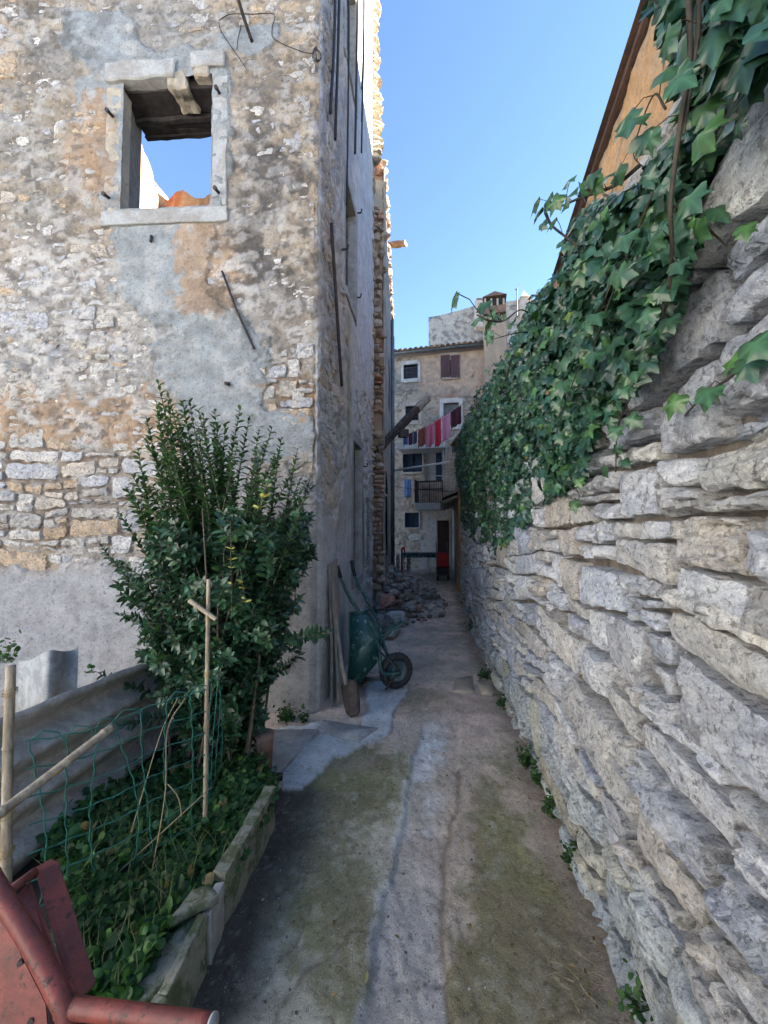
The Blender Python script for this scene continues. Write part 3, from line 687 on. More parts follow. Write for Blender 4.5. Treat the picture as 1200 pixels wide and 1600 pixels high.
    # panels closing the two side openings; the upper coloured dark as an unlit room
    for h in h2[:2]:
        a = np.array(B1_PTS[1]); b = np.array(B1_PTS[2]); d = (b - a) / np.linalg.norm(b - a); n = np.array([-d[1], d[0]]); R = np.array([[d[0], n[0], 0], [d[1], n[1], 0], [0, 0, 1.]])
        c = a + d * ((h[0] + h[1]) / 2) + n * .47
        m = MB(); m.box((*c, (h[2] + h[3]) / 2), (h[1] - h[0] + .1, .03, h[3] - h[2] + .1), R); m.build('opening_panel', M['soot_shade'] if h[2] > 3 else M['old_wood'], T)
    # other walls of the roofless shell, ragged tops
    def ragged(name, a, b, th, prof, seed):
        a = np.array(a, float); b = np.array(b, float); L = np.linalg.norm(b - a); d = (b - a) / L; n = np.array([-d[1], d[0]])
        w = Wall([tuple(a), tuple(b)], 1, rnd=.02); w2 = Wall([tuple(a), tuple(b)], -1, rnd=.02)
        us = np.arange(0, L + .05, .09); k = 60; tops = np.array([prof(u) for u in us]) + .22 * fbm(np.stack([us, us * 0, us * 0], -1), 2.2, 4, seed)
        tops = np.round(tops / .07) * .07
        U = np.repeat(us[:, None], k, 1); V = np.linspace(0, 1, k)[None] * tops[:, None]; p = np.stack([U, V, 0 * U], -1); hn = .05 * fbm(p, 5, 4, seed + 1)
        A = w(U, V, hn + th / 2); Bk = w2(U, V, hn + th / 2); idx = np.arange(U.size).reshape(U.shape); nn = U.size
        f = np.stack([idx[:-1, :-1], idx[1:, :-1], idx[1:, 1:], idx[:-1, 1:]], -1).reshape(-1, 4); tp = idx[:, -1]
        cap = np.stack([tp[:-1], tp[1:], tp[1:] + nn, tp[:-1] + nn], -1)
        e0 = np.stack([idx[0, :-1], idx[0, 1:], idx[0, 1:] + nn, idx[0, :-1] + nn], -1); e1 = np.stack([idx[-1, :-1], idx[-1, 1:], idx[-1, 1:] + nn, idx[-1, :-1] + nn], -1)
        nz = fbm(p, 3, 4, seed + 3); C = mix(np.broadcast_to(np.array([.48, .40, .30]), U.shape + (3,)), np.array([.42, .20, .11]), sstep(0, .3, nz)).reshape(-1, 3)
        obj(name, mesh_from(name, np.vstack([A.reshape(-1, 3), Bk.reshape(-1, 3)]), np.vstack([f, f + nn, cap, e0, e1]), M['ground'], np.vstack([C, C]), False), T)
    ragged('party_wall', (-4.75, 4.0), (-4.75, 7.75), .5, lambda u: 10.3 if u < 2.8 else 8.75 - (u - 2.8) * .5, 81)
    ragged('rear_wall', (-4.9, 8.1), (-.5, 7.4), .45, lambda u: 8.5 - .18 * u + .25 * math.sin(u * 9) * math.exp(-u), 91)
    # roof-less far corner: rough broken stones sticking out high above the alley
    parts = []
    for i in range(150):
        z = 1.5 + i * .065; r = random.Random(i); reach = .10 * math.exp(-((z - 8.75) / .5) ** 2) + (.04 if z > 8 else -.055)
        uu = UF - .06; q = np.array([[uu - .22, z], [uu + .05, z], [uu + .05, z + .10], [uu - .22, z + .10]])
        V, Fc, c = stone_mesh(q, B1, .04, .10 + reach + r.uniform(-.03, .04), .006, 300 + i, (.55, .47, .34)); parts.append((V, Fc, c))
    joined('broken_edge_stones', parts, M['stone_far'], T)
b1_build()

def frame_box(m, a, b, z0, z1, o0, o1, col=(1, 1, 1), W=B1):
    """box on wall W between u=a..b, z0..z1, standing out from o0 to o1"""
    pts = []
    for u in (a, b):
        for o in (o0, o1):
            for z in (z0, z1): pts.append(W(np.array(u), np.array(z), np.array(o)))
    m.add(pts, [(0, 1, 3, 2), (4, 6, 7, 5), (0, 4, 5, 1), (2, 3, 7, 6), (0, 2, 6, 4), (1, 5, 7, 3)], col)
def rough_block(name, a, b, z0, z1, o0, o1, mat, parent, seed=0, amp=.008, W=B1, n=10, chip=.02, splay=0):
    """dressed stone with worn edges: a subdivided box pushed about by noise"""
    import bmesh
    m = MB(); frame_box(m, a, b, z0, z1, o0, o1, W=W)
    bm = bmesh.new(); vs = [bm.verts.new(v) for v in m.v]; [bm.faces.new([vs[i] for i in f]) for f in m.f]
    bmesh.ops.recalc_face_normals(bm, faces=bm.faces)
    bmesh.ops.bevel(bm, geom=list(bm.edges), offset=chip * .3, segments=1, affect='EDGES')
    bmesh.ops.subdivide_edges(bm, edges=[e for e in bm.edges if e.calc_length() > .08], cuts=n, use_grid_fill=True)
    co = np.array([v.co for v in bm.verts]); d = np.stack([fbm(co + seed, 7, 3, 1), fbm(co + seed, 7, 3, 2), fbm(co + seed, 7, 3, 3)], -1) * amp * 1.6 + np.stack([noise(co * 30 + seed, s) for s in (4, 5, 6)], -1) * amp * .4
    for v, q in zip(bm.verts, co + d): v.co = q
    me = bpy.data.meshes.new(name); bm.to_mesh(me); bm.free(); me.polygons.foreach_set('use_smooth', [True] * len(me.polygons)); me.set_sharp_from_angle(angle=math.radians(28)); me.materials.append(mat)
    return obj(name, me, parent)
def front_window():
    a, b, z0, z1 = WIN; e = thing('window_frame', (0, 0, 0), None, None)
    e.parent = T_B1; e.matrix_parent_inverse = Matrix.Translation(-Vector(T_B1.location))
    e['label'] = 'empty window hole framed by four grey dressed stones, broken lintel'
    rough_block('jamb', a - .16, a - .012, z0 - .02, z1 - .06, -.10, .035, M['dressed_warm'], e, 1, .006)
    rough_block('jamb', b + .012, b + .15, z0 - .0, z1 - .02, -.30, .04, M['dressed'], e, 2, .006)
    rough_block('sill', a - .17, b + .17, z0 - .16, z0 - .022, -.34, .06, M['dressed'], e, 3, .007)
    rough_block('soffit', a - .1, b + .1, z1 - .05, z1 + .04, -.26, -.03, M['soot_shade'], e, 11, .006); rough_block('lintel', a - .16, a + .52, z1 - .03, z1 + .15, -.06, .075, M['dressed'], e, 4, .012, chip=.04)
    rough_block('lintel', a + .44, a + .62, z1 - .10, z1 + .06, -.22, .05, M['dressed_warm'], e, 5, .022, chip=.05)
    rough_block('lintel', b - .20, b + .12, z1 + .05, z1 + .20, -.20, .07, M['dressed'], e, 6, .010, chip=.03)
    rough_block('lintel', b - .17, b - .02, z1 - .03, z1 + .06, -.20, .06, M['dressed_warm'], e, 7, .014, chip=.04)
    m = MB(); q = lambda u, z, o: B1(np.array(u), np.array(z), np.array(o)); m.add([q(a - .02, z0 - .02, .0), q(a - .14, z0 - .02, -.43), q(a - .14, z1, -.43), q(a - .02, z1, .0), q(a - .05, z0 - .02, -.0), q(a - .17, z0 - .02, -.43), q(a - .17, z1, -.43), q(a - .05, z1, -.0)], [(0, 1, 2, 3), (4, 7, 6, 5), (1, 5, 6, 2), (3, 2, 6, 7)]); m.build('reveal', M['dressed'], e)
    rough_block('reveal', b - .004, b + .06, z0, z1, -.42, -.03, M['soot_shade'], e, 9, .004)
    for k in range(4): rough_block('inner_beam', a - .1, b + .1, z1 - .075 + random.uniform(-.02, .012), z1 + .06, -.26 - .055 * k - .053, -.26 - .055 * k, M['soot_shade'], e, 20 + k, .012, n=14)
    for (u, z) in ((a - .09, z1 - .35), (a - .10, z0 + .12), (b + .075, z1 - .2), (b + .08, z0 + .12)):
        m = MB(); p0 = B1(np.array(u), np.array(z), np.array(.02)); p1 = B1(np.array(u), np.array(z - .02), np.array(.10)); m.tube([p0, p1], .014, 8); p2 = p1 + (p1 - p0) * .25; m.tube([p1, p2], .019, 8); m.build('hinge_pin', M['black_iron'], e)
front_window()
def bar_on_front(name, pts, r, label, cat, n=6, off=(.05, .05)):
    q = []
    for i, (x, y) in enumerate(pts):
        w = None; d = 3.55
        for _ in range(4):
            w = P(x, y, d); d = 3.52 + (-.60 - w[0]) * .0586 - np.interp(i, [0, len(pts) - 1], off)
        q.append(P(x, y, d))
    m = MB(); m.tube(curve_pts(q, 4) if len(q) > 2 else q, r, n); o = m.build(name, M['black_iron'], smooth=True); return tag(o, label, cat)
bar_on_front('iron_bar', [(347, 424), (372, 490), (397, 545)], .011, 'slanting thin rusty iron bar fixed on the render below the empty window', 'iron bar')
bar_on_front('iron_bracket', [(366, -22), (380, 25), (394, 66)], .016, 'dark iron bracket hanging at the top of the ruined wall right of the window', 'bracket', off=(.30, .03))
bar_on_front('iron_stub', [(235, 378), (237, 368)], .012, 'small black iron stub below the window sill', 'iron stub')
bar_on_front('iron_stub', [(350, 598), (357, 600)], .018, 'small black iron stub low on the wall right of the shrub tips', 'iron stub', off=(.0, .07))
for k, (pts, lab) in enumerate([([(342, 32), (360, 22), (395, 22), (428, 22), (425, 45), (430, 62), (470, 80), (490, 84)], 'thin loose black wire looping across the top of the ruined wall'),
                 ([(342, 35), (346, 50), (366, 80), (384, 106)], 'short black wire hanging beside the broken lintel'), ([(377, 38), (372, 60), (370, 78)], 'short dangling wire end above the window')]):
    bar_on_front('loose_wire', pts, .004, lab, 'wire', 5)
m = MB()
for k in range(4):
    c = P(495, 88, 3.42); t = np.linspace(0, 2 * math.pi, 18); ax = k * .5
    m.tube(np.stack([c[0] + .04 * np.cos(t) * math.cos(ax), c[1] - .01 * k + .02 * np.cos(t) * math.sin(ax), c[2] + .055 * np.sin(t)], -1), .0035, 5)
tag(m.build('wire_coil', M['cable'], smooth=True), 'little coil of black wire hanging near the corner of the ruined house', 'wire coil')

# side-wall details: frames, bars, cables, plank shutters
def side_details():
    T = T_B1
    def fr(name, h, mat, w=.11):
        u0, u1, z0, z1 = h
        m = MB(); frame_box(m, u0 - w, u0 - .003, z0 - w, z1 + w, -.2, .045); frame_box(m, u1 + .003, u1 + w, z0 - w, z1 + w, -.2, .045)
        frame_box(m, u0, u1, z1 + .002, z1 + w, -.2, .045); frame_box(m, u0, u1, z0 - w, z0 - .002, -.2, .06); m.build(name, mat, T, bevel=.006)
    fr('side_window_frame', SIDE1, M['dressed']); fr('side_door_frame', SIDE2, M['dressed'], .12)
    fr('upper_window_frame', SIDE3, M['dressed'])
    # louvred shutter hanging in the low opening
    s0 = SIDE2[1] + .16
    for (a, b, c, d) in ((s0, s0 + .30, 1.05, 2.05),):
        t = thing('louvred_shutter', B1(np.array(a), np.array(c), np.array(.05)), 'white louvred shutter leaning on the alley face of the ruined house', 'shutter')
        m = MB(); frame_box(m, a, a + .04, c, d, .05, .085); frame_box(m, b - .04, b, c, d, .05, .085); frame_box(m, a + .04, b - .04, c, c + .05, .05, .085); frame_box(m, a + .04, b - .04, d - .05, d, .05, .085); frame_box(m, a + .04, b - .04, (c + d) / 2 - .03, (c + d) / 2 + .03, .05, .085); m.build('frame', M['white_metal'], t)
        for k in range(16):
            z = c + .07 + k * (d - c - .14) / 16
            if abs(z - (c + d) / 2) < .04: continue
            m = MB(); frame_box(m, a + .042, b - .042, z, z + .03, .052, .075); m.build('slat', M['white_metal'], t)
    def bar(name, u0, z0, u1, z1, r, off, lab, cat, sag=0, mat='black_iron'):
        tt = np.linspace(0, 1, 12); U = u0 + (u1 - u0) * tt + .02 * np.sin(tt * 7 + u0 * 9) * (r < .012); Z = z0 + (z1 - z0) * tt
        m = MB(); m.tube(B1(U, Z, off + sag * np.sin(math.pi * tt)), r, 6); return tag(m.build(name, M[mat], smooth=True), lab, cat)
    bar('iron_strap', UC + .28, 4.60, UC + .78, 3.15, .018, .05, 'long flat black iron strap slanting down the alley face of the ruined house', 'iron strap')
    for k, (u0, z0, u1, z1, o) in enumerate([(UC + .35, 10.5, UC + .42, 5.6, .05), (UC + .55, 11, UC + .9, 5.3, .07), (UC + 1.0, 12, UC + 1.3, 6.3, .09), (UC + 1.25, 12, UC + 1.6, 6.6, .12), (UC + 1.5, 12, UC + 1.75, 7.2, .10), (UC + 1.9, 12, UC + 1.95, 7.9, .06), (UC + .2, 8, UC + .25, 5.7, .04)]):
        bar('hanging_cable', u0, z0, u1, z1, .012 if k % 2 else .016, o, ['black cable nearest the corner, hanging straight down the alley face', 'thick black cable hanging over the upper side window', 'black cable hanging high above the middle of the alley face', 'black cable bulging away from the wall high on the alley face', 'shorter black cable beside the bulging one high up', 'black cable near the far sunlit edge of the ruined house', 'short black cable end right at the house corner'][k], 'cable', .05, 'cable')
    for k, (u, z) in enumerate([(UC + 1.75, 5.9), (UC + 1.72, 4.7), (UC + .86, 4.75), (UC + 2.3, 2.5)]):
        m = MB(); m.tube([B1(np.array(u), np.array(z), np.array(0.)), B1(np.array(u), np.array(z), np.array(.09)), B1(np.array(u), np.array(z + .05), np.array(.10))], .011, 6); m.build('hook', M['black_iron'], T)
side_details()

# ================================================================== LEFT: second house with broken brick end
B2_PTS = [(-.62, 7.28), (-.215, 7.26), (.0, 7.24), (.33, 14.6), (.1, 14.7)]
B2 = Wall(B2_PTS, 1, rnd=.03)
def second_house():
    T = thing('broken_brick_house', (0, 7.3, 0), 'second roofless house down the left side with a torn red brick end wall', 'ruined house')
    u0 = B2.knots[2]
    us = np.concatenate([np.arange(0, u0 - .02, .02), np.arange(u0 - .02, B2.len, .05)]); vs = np.arange(0, 8.45, .04)
    p = lambda U, V: np.stack([U, V, 0 * U], -1)
    f = lambda U, V: np.where(U < u0, -.06 + .05 * fbm(p(U, V), 6, 4, 101), .02 * fbm(p(U, V), 4, 4, 102))
    W, Fc, H = heightfield(B2, us, vs, f, keep=lambda u, v: ~((u > u0 + .8) & (u < u0 + 1.7) & (v > 1.0) & (v < 2.8)) & ~((u > u0 + 2.6) & (u < u0 + 3.4) & (v > 4.6) & (v < 6.0)))
    U, V = np.meshgrid(us, vs, indexing='ij'); n = fbm(p(U, V), 2, 5, 104)
    C = mix(np.broadcast_to(np.array([.52, .46, .38]), U.shape + (3,)), np.array([.36, .32, .29]), sstep(-.1, .4, n)); C = np.where((U < u0)[..., None], np.array([.38, .27, .20]), C)
    obj('rendered_wall', mesh_from('rendered_wall', W.reshape(-1, 3), Fc, M['ground'], C.reshape(-1, 3)), T)
    m = MB(); m.add([(-.8, 7.36, 0), (-.07, 7.33, 0), (.24, 14.5, 0), (-.8, 14.5, 0), (-.8, 7.36, 8.3), (-.07, 7.33, 8.3), (.24, 14.5, 8.4), (-.8, 14.5, 8.4)], [(0, 1, 5, 4), (1, 2, 6, 5), (2, 3, 7, 6), (3, 0, 4, 7), (4, 5, 6, 7)]); m.build('wall_core', M['core'], T)
    rng = np.random.default_rng(5); Q = []
    z = 0
    while z < 8.5:
        brick = float(noise(np.array([z * .9, 1., 2.]), 5)) > -.05; h = .075 if brick else rng.uniform(.1, .17); u = .0 + rng.uniform(0, .1)
        while u < u0 - .03:
            w = rng.uniform(.12, .26) if brick else rng.uniform(.14, .25); e = min(u + w, u0 + rng.uniform(-.03, .05) + .035 * math.sin(z * 3))
            if e - u > .06 and not (7.62 < z < 8.22) and rng.random() > .10: Q.append((np.array([[u, z], [e, z], [e, z + h], [u, z + h]]), brick))
            u = e + .004
        z += h + .012
    rec = []; r0 = np.random.default_rng(17)
    for i, (q, br) in enumerate(Q):
        c = (np.array((.54, .33, .25)) if r0.random() < .5 else np.array((.58, .48, .40))) if br else np.array((.50, .40, .31)); r = np.random.default_rng(i)
        V, Fc, cc = stone_mesh(q, B2, .045, r.uniform(.02, .14), .004, 40 + i, c * r.uniform(.7, 1.2), round_=.2 if br else .5, back=.07, nmax=7, warp=.006)
        if i < 290: obj('brick' if br else 'stone', mesh_from('brick', V, Fc, M['stone_far'], cc, sharp=20), T)
        else: rec.append((V, Fc, cc))
    if rec: joined('small_bricks', rec, M['stone_far'], T)
    rough_block('corner_block', u0 - .30, u0 + .08, 7.62, 8.2, -.1, .05, M['dressed_warm'], T, 3, .01, W=B2)
    parts = []
    for i in range(70):
        r = np.random.default_rng(i + 70); u = u0 + r.uniform(0, 5.5); q = np.array([[u, 8.38], [u + .2, 8.38], [u + .2, 8.5 + r.uniform(0, .1)], [u, 8.46]])
        V, Fc, c = stone_mesh(q, B2, .06, .08, .004, 400 + i, (.5, .34, .22)); parts.append((V, Fc, c))
    joined('broken_top', parts, M['stone_far'], T)
    m = MB(); frame_box(m, u0 + .8, u0 + 1.7, 1.0, 2.8, -.30, -.25, W=B2); frame_box(m, u0 + 2.6, u0 + 3.4, 4.6, 6.0, -.30, -.25, W=B2); m.build('opening_panel', M['old_wood'], T)
    m = MB()
    for k in range(2): m.tube([B2(np.array(u0 + 4 + k), np.array(0.), np.array(.06)), B2(np.array(u0 + 4 + k), np.array(7.6), np.array(.06))], .045, 8)
    m.build('drain_pipe', M['gutter'], T, True)
second_house()
def beam(name, a, b, w, h, mat, lab, cat, seed=0, nseg=7):
    a, b = np.array(a), np.array(b); d = b - a; L = np.linalg.norm(d); d /= L; s = np.cross(d, [0, 0, 1.]); s /= np.linalg.norm(s); u = np.cross(s, d); m = MB(); V = []
    for i in range(nseg + 1):
        c = a + d * L * i / nseg
        for k in range(8):
            t = 2 * math.pi * (k + .5) / 8; x = max(-1, min(1, 1.25 * math.cos(t))); y = max(-1, min(1, 1.25 * math.sin(t)))
            V.append(c + s * x * w / 2 + u * y * h / 2 + np.array([float(noise(np.array([i * .9 + seed, k, j]), 3)) for j in range(3)]) * w * .09)
    F_ = [(i * 8 + k, i * 8 + (k + 1) % 8, (i + 1) * 8 + (k + 1) % 8, (i + 1) * 8 + k) for i in range(nseg) for k in range(8)] + [tuple(range(8)), tuple(nseg * 8 + k for k in range(8))]
    m.add(V, F_); return m
LOG = (P(585, 708, 7.35), P(668, 622, 8.1))
T_LOG = thing('charred_beam', LOG[0], 'thick charred timber beam jutting up over the alley from the left ruins', 'timber beam')
dl = LOG[1] - LOG[0]
beam('a', LOG[0], LOG[0] + dl * .78, .155, .155, None, '', '').build('burnt_shaft', M['char_wood'], T_LOG)
beam('a', LOG[0] + dl * .782, LOG[1], .15, .15, None, '', '', 4, 3).build('bare_end', M['old_wood'], T_LOG)
m = MB(); c = LOG[0] + dl * .45; m.box(c + np.array([.06, -.05, -.14]), (.16, .12, .16), rotz(.5), jit=.02); m.build('dangling_scrap', M['char_wood'], T_LOG)
m = beam('b', P(607, 383, 10.2), P(634, 380, 10.0), .20, .10, None, '', '')
tag(m.build('roof_joist', M['cut_wood']), 'short pale roof joist stub sticking out at the top of the second house', 'timber joist')
# ================================================================== FAR HOUSE closing the alley
FA = np.array([-1.2, 16.4]); FB = np.array([6.4, 14.6]); FD = (FB - FA) / np.linalg.norm(FB - FA); FN = np.array([FD[1], -FD[0]])   # FN points to the camera
FR = np.array([[FD[0], FN[0], 0], [FD[1], FN[1], 0], [0, 0, 1.]])
def fxy(px, py, out=0.0):
    """pixel -> (a, z) on the facade plane standing out by `out`"""
    r = ray(px, py); o = FA + FN * out; den = r[0] * FN[0] + r[1] * FN[1]; t = (o @ FN) / den; w = r * t
    return (w[:2] - FA) @ FD, w[2] + EYE
def fp(a, z, out=0.0): q = FA + FD * a + FN * out; return np.array([q[0], q[1], z])
def fbox(m, px0, py0, px1, py1, o0, o1, col=(1, 1, 1)):
    a0, z1 = fxy(px0, py0, (o0 + o1) / 2); a1, z0 = fxy(px1, py1, (o0 + o1) / 2)
    m.box(fp((a0 + a1) / 2, (z0 + z1) / 2, (o0 + o1) / 2), (abs(a1 - a0), abs(o1 - o0), abs(z1 - z0)), FR, col); return m
T_FH = thing('far_stone_house', (2.2, 15.6, 0), 'tall old stone house with brown shutters and tiled eave closing the end of the alley', 'house')
FW = Wall([tuple(FA), tuple(FB)], 1, rnd=.02)
def far_house():
    T = T_FH; L = np.linalg.norm(FB - FA)
    us = np.arange(0, L, .035); vs = np.arange(0, 8.55, .035); p = lambda U, V: np.stack([U, V, 0 * U], -1)
    holes_px = [(631, 569, 653, 593), (690, 556, 717, 589), (693, 629, 717, 665), (634, 634, 654, 658), (630, 706, 660, 738), (663, 700, 692, 752), (633, 801, 655, 824), (683, 814, 702, 903)]
    hs = []
    for x0, y0, x1, y1 in holes_px:
        a0, z1 = fxy(x0, y0); a1, z0 = fxy(x1, y1); hs.append((a0, a1, max(z0, 0), z1))
    def keep(u, v):
        r = np.zeros(u.shape, bool)
        for a, b, c, d in hs: r |= (u > a) & (u < b) & (v > c) & (v < d)
        return ~r
    def f(U, V):
        q = p(U, V); return .025 * np.abs(fbm(q * np.array([1, 1.6, 1]), 5, 3, 110)) + .01 * noise(q * 22, 111) * .8
    W, Fc, H = heightfield(FW, us, vs, f, keep)
    U, V = np.meshgrid(us, vs, indexing='ij'); q = p(U, V); n = fbm(q, 1.2, 5, 112); n2 = fbm(q, 6, 4, 113)
    w3 = FW(U, V, 0 * U); px, py, _ = PX(w3); px = px + 6 * n; py = py + 8 * n
    C = mix(np.broadcast_to(np.array([.50, .41, .32]), U.shape + (3,)), np.array([.33, .30, .26]), sstep(-.2, .3, n))
    peach = (sstep(648, 662, px) * sstep(625, 600, py)); C = mix(C, np.array([.66, .46, .32]), peach * .8)
    C = mix(C, np.array([.56, .42, .34]), sstep(720, 760, py) * .7)
    C = mix(C, np.array([.55, .48, .44]), (px > 655) * (py > 795) * .85)
    C = mix(C, np.array([.19, .17, .15]), .75 * sstep(.12, .35, n2 + .2 * n) * (1 - .7 * peach) * (py < 700))
    C = mix(C, np.array([.27, .19, .14]), .6 * sstep(.02, .22, fbm(q, 9, 4, 117)) * (py > 700) * (px < 656))
    C = mix(C, np.array([.48, .22, .12]), .6 * np.exp(-((px - 703) / 22) ** 2 - ((py - 622) / 6) ** 2))
    obj('stone_wall_face', mesh_from('stone_wall_face', W.reshape(-1, 3), Fc, M['ground'], C.reshape(-1, 3)), T)
    # rubble stones that can just be told apart
    rng = np.random.default_rng(8); Q = layout(0.9, 4.9, .8, 7.6, (.14, .26), (.18, .45), rng, .4, .12, .08); parts = []
    for i, s in enumerate(Q):
        c = s.mean(0); w = fp(c[0], c[1]); x, y, _ = PX(w)
        if x > 790 or x < 608: continue
        if (y < 625 and x > 650 and rng.random() < .85) or (x > 650 and y > 790): continue
        if any((s[:, 0].max() > a - .08) & (s[:, 0].min() < b + .08) & (s[:, 1].max() > c0 - .1) & (s[:, 1].min() < d + .1) for a, b, c0, d in hs): continue
        if rng.random() < .25: continue
        col = np.array([(.46, .40, .33), (.38, .34, .30), (.52, .47, .40), (.47, .36, .27)][rng.integers(4)]) * rng.uniform(.8, 1.1)
        V2, F2, c2 = stone_mesh(s, FW, .09, rng.uniform(.035, .07), .012, i + 700, col, nmax=7, warp=.02); parts.append((V2, F2, c2))
    joined('wall_stones', parts, M['stone_far'], T)
    m = MB(); m.box(fp(L / 2, 4.2, -1.9), (L, 3.2, 8.4), FR); m.build('house_core', M['darkroom'], T)
    def window(px0, py0, px1, py1, fw, mat, kind, lab=None, fy=None):
        e = MB(); fy = fy or fw
        fbox(e, px0 - fw, py0 - fy, px0 - .1, py1 + fy, -.05, .05); fbox(e, px1 + .1, py0 - fy, px1 + fw, py1 + fy, -.05, .05)
        fbox(e, px0, py0 - fy, px1, py0 - .1, -.05, .05); fbox(e, px0, py1 + .1, px1, py1 + fy, -.05, .09)
        w = e.build('window', mat, T, bevel=.01)
        if lab: w['label'] = lab
        if kind == 'bars':
            g = MB(); fbox(g, px0, py0, px1, py1, -.16, -.13, (1, 1, 1)); g.build('pane', M['glass'], w)
            nx, ny = 4, 4
            for k in range(nx + 1):
                g = MB(); x = px0 + (px1 - px0) * k / nx; fbox(g, x - .35, py0, x + .35, py1, -.02, .02); g.build('bar', M['black_iron'], w)
            for k in range(ny + 1):
                g = MB(); y = py0 + (py1 - py0) * k / ny; fbox(g, px0, y - .35, px1, y + .35, .022, .045); g.build('bar', M['black_iron'], w)
        if kind == 'shut':
            mid = (px0 + px1) / 2
            for s, (x0, x1) in enumerate(((px0 - 1.5, mid - .3), (mid + .3, px1 + 1.5))):
                g = MB(); fbox(g, x0, py0 - .5, x1, py1 + .5, .055, .09); sh = g.build('shutter', M['shutter'], w)
                for k in range(3):
                    g = MB(); x = x0 + (x1 - x0) * (k + .5) / 3; hw = (x1 - x0) / 6 - .25; fbox(g, x - hw, py0, x + hw, py1, .092, .11); g.build('board', M['shutter'], sh)
        if kind == 'pane':
            g = MB(); fbox(g, px0, py0, px1, py1, -.14, -.11); g.build('blind', M['gutter'], w)
        if kind == 'glass':
            g = MB(); fbox(g, px0, py0, px1, py1, -.16, -.13); g.build('pane', M['glass'], w)
            g = MB(); mid = (px0 + px1) / 2; fbox(g, mid - .6, py0, mid + .6, py1, -.128, -.08); g.build('mullion', M['black_iron'], w)
    window(631, 569, 653, 593, 4, M['white_frame'], 'bars', 'small barred window in a white stone surround')
    window(690, 556, 717, 589, 3, M['pale_stone_frame'], 'shut', 'window with closed brown shutters')
    window(693, 629, 717, 665, 6, M['white_frame'], 'pane', 'blind window in a wide white surround')
    window(634, 634, 654, 658, 5, M['pale_stone_frame'], 'bars', 'half hidden grilled window behind the charred beam')
    window(630, 706, 660, 738, 2.5, M['pale_stone_frame'], 'glass', 'dark window beside the balcony door')
    window(633, 801, 655, 824, 2, M['pale_stone_frame'], 'glass', 'dark low window under the balcony')
    m = MB(); fbox(m, 663, 700, 692, 752, -.12, -.09); d = m.build('balcony_door', M['concrete_slab'], T)
    m = MB(); fbox(m, 681, 705, 690, 752, -.085, -.05); m.build('dark_leaf', M['glass'], d)
    # gutter and roof
    a0, _ = fxy(600, 560); z = fxy(612, 558)[1]
    m = MB(); m.tube([fp(a0 - .5, z, .32), fp(fxy(789, 545, .3)[0], z + .02, .32)], .075, 8); m.build('gutter', M['gutter'], T, True)
    roof = MB(); a1 = fxy(790, 545)[0]
    roof.add([fp(a0 - .6, z + .03, .38), fp(a1, z + .03, .38), fp(a1, z + 1.5, -4), fp(a0 - .6, z + 1.5, -4)], [(0, 1, 2, 3)], (.8, .8, .8)); R_ = roof.build('roof', M['tile'], T)
    tl = MB(); n = int((a1 - a0 + .6) / .21)
    for k in range(n):
        u = a0 - .5 + k * .21
        for j in range(6):
            o = .44 - j * .42; zz = z + .035 + j * .42 * .335 + random.uniform(-.008, .008)
            V = [fp(u + .1 * math.cos(t), zz + .09 * math.sin(t), o) for t in np.linspace(0, math.pi, 6)] + [fp(u + .085 * math.cos(t), zz + .13 + .08 * math.sin(t), o - .46) for t in np.linspace(0, math.pi, 6)]
            tl.add(V, [(q, q + 1, q + 7, q + 6) for q in range(5)] + [tuple(range(6))], np.array([1, .9, .8]) * random.uniform(.55, 1.25))
    t_ = tl.build('tiles', M['tile'], R_, True); t_['kind'] = 'stuff'
    # big chimney breast on the right with a tiled cap
    m = MB(); a0c, z0c = fxy(757, 640, .5); a1c, z1c = fxy(791, 492, .5)
    ch = rough_block('chimney', a0c, a1c, 3.0, z1c, -.2, .55, M['ochre_ch'], T, 5, .02, W=FW, n=16, chip=.03)
    ch['label'] = 'broad ochre chimney breast rising past the gutter'
    m = MB(); fbox(m, 755, 486, 790, 493, .1, .7); m.build('chimney_ledge', M['tile'], ch)
    for x in (758, 767.5, 777, 786.5):
        m = MB(); fbox(m, x - 1.5, 472, x + 1.5, 486, .15, .65); m.build('chimney_pier', M['pale_stone_frame'], ch)
    m = MB(); fbox(m, 760, 471, 785, 486, .2, .6); m.build('flue', M['darkroom'], ch)
    m = MB(); al, zl = fxy(754, 472, .4); ar, _ = fxy(791, 472, .4); am, zt = fxy(772.5, 463, .4)
    m.add([fp(al, zl, .75), fp(ar, zl, .75), fp(am, zt, .75), fp(al, zl, 0), fp(ar, zl, 0), fp(am, zt, 0)], [(0, 1, 2), (3, 5, 4), (0, 2, 5, 3), (1, 4, 5, 2), (0, 3, 4, 1)]); m.build('chimney_cap', M['tile'], ch)
    # wall right of the chimney, same house
    # plaster pier and door surround at ground level
    m = MB(); fbox(m, 681, 812, 683, 905, 0, .06); fbox(m, 702, 812, 704, 905, 0, .06); fbox(m, 681, 809, 704, 812, 0, .06); m.build('door_surround', M['pale_stone_frame'], T)
    m = MB(); fbox(m, 683, 812, 702, 905, -.30, -.27); m.build('doorway_door', M['shutter'], T)
    # balcony
    b = thing('balcony', (0, 0, 0), None, None); b.parent = T; b.matrix_parent_inverse = Matrix.Translation(-Vector(T.location)); b['label'] = 'little balcony with black railing and a white slab'
    m = MB(); fbox(m, 651, 787, 690, 797, .05, 1.0); m.build('slab', M['concrete_slab'], b, bevel=.01)
    m = MB(); fbox(m, 651, 751.5, 692, 753, .90, .94); fbox(m, 651, 764, 692, 765, .90, .94); fbox(m, 651, 785, 692, 786, .90, .94)
    for o in (.1,): fbox(m, 650.4, 751.5, 651.4, 786, .05, .95)
    m.build('rail', M['black_iron'], b)
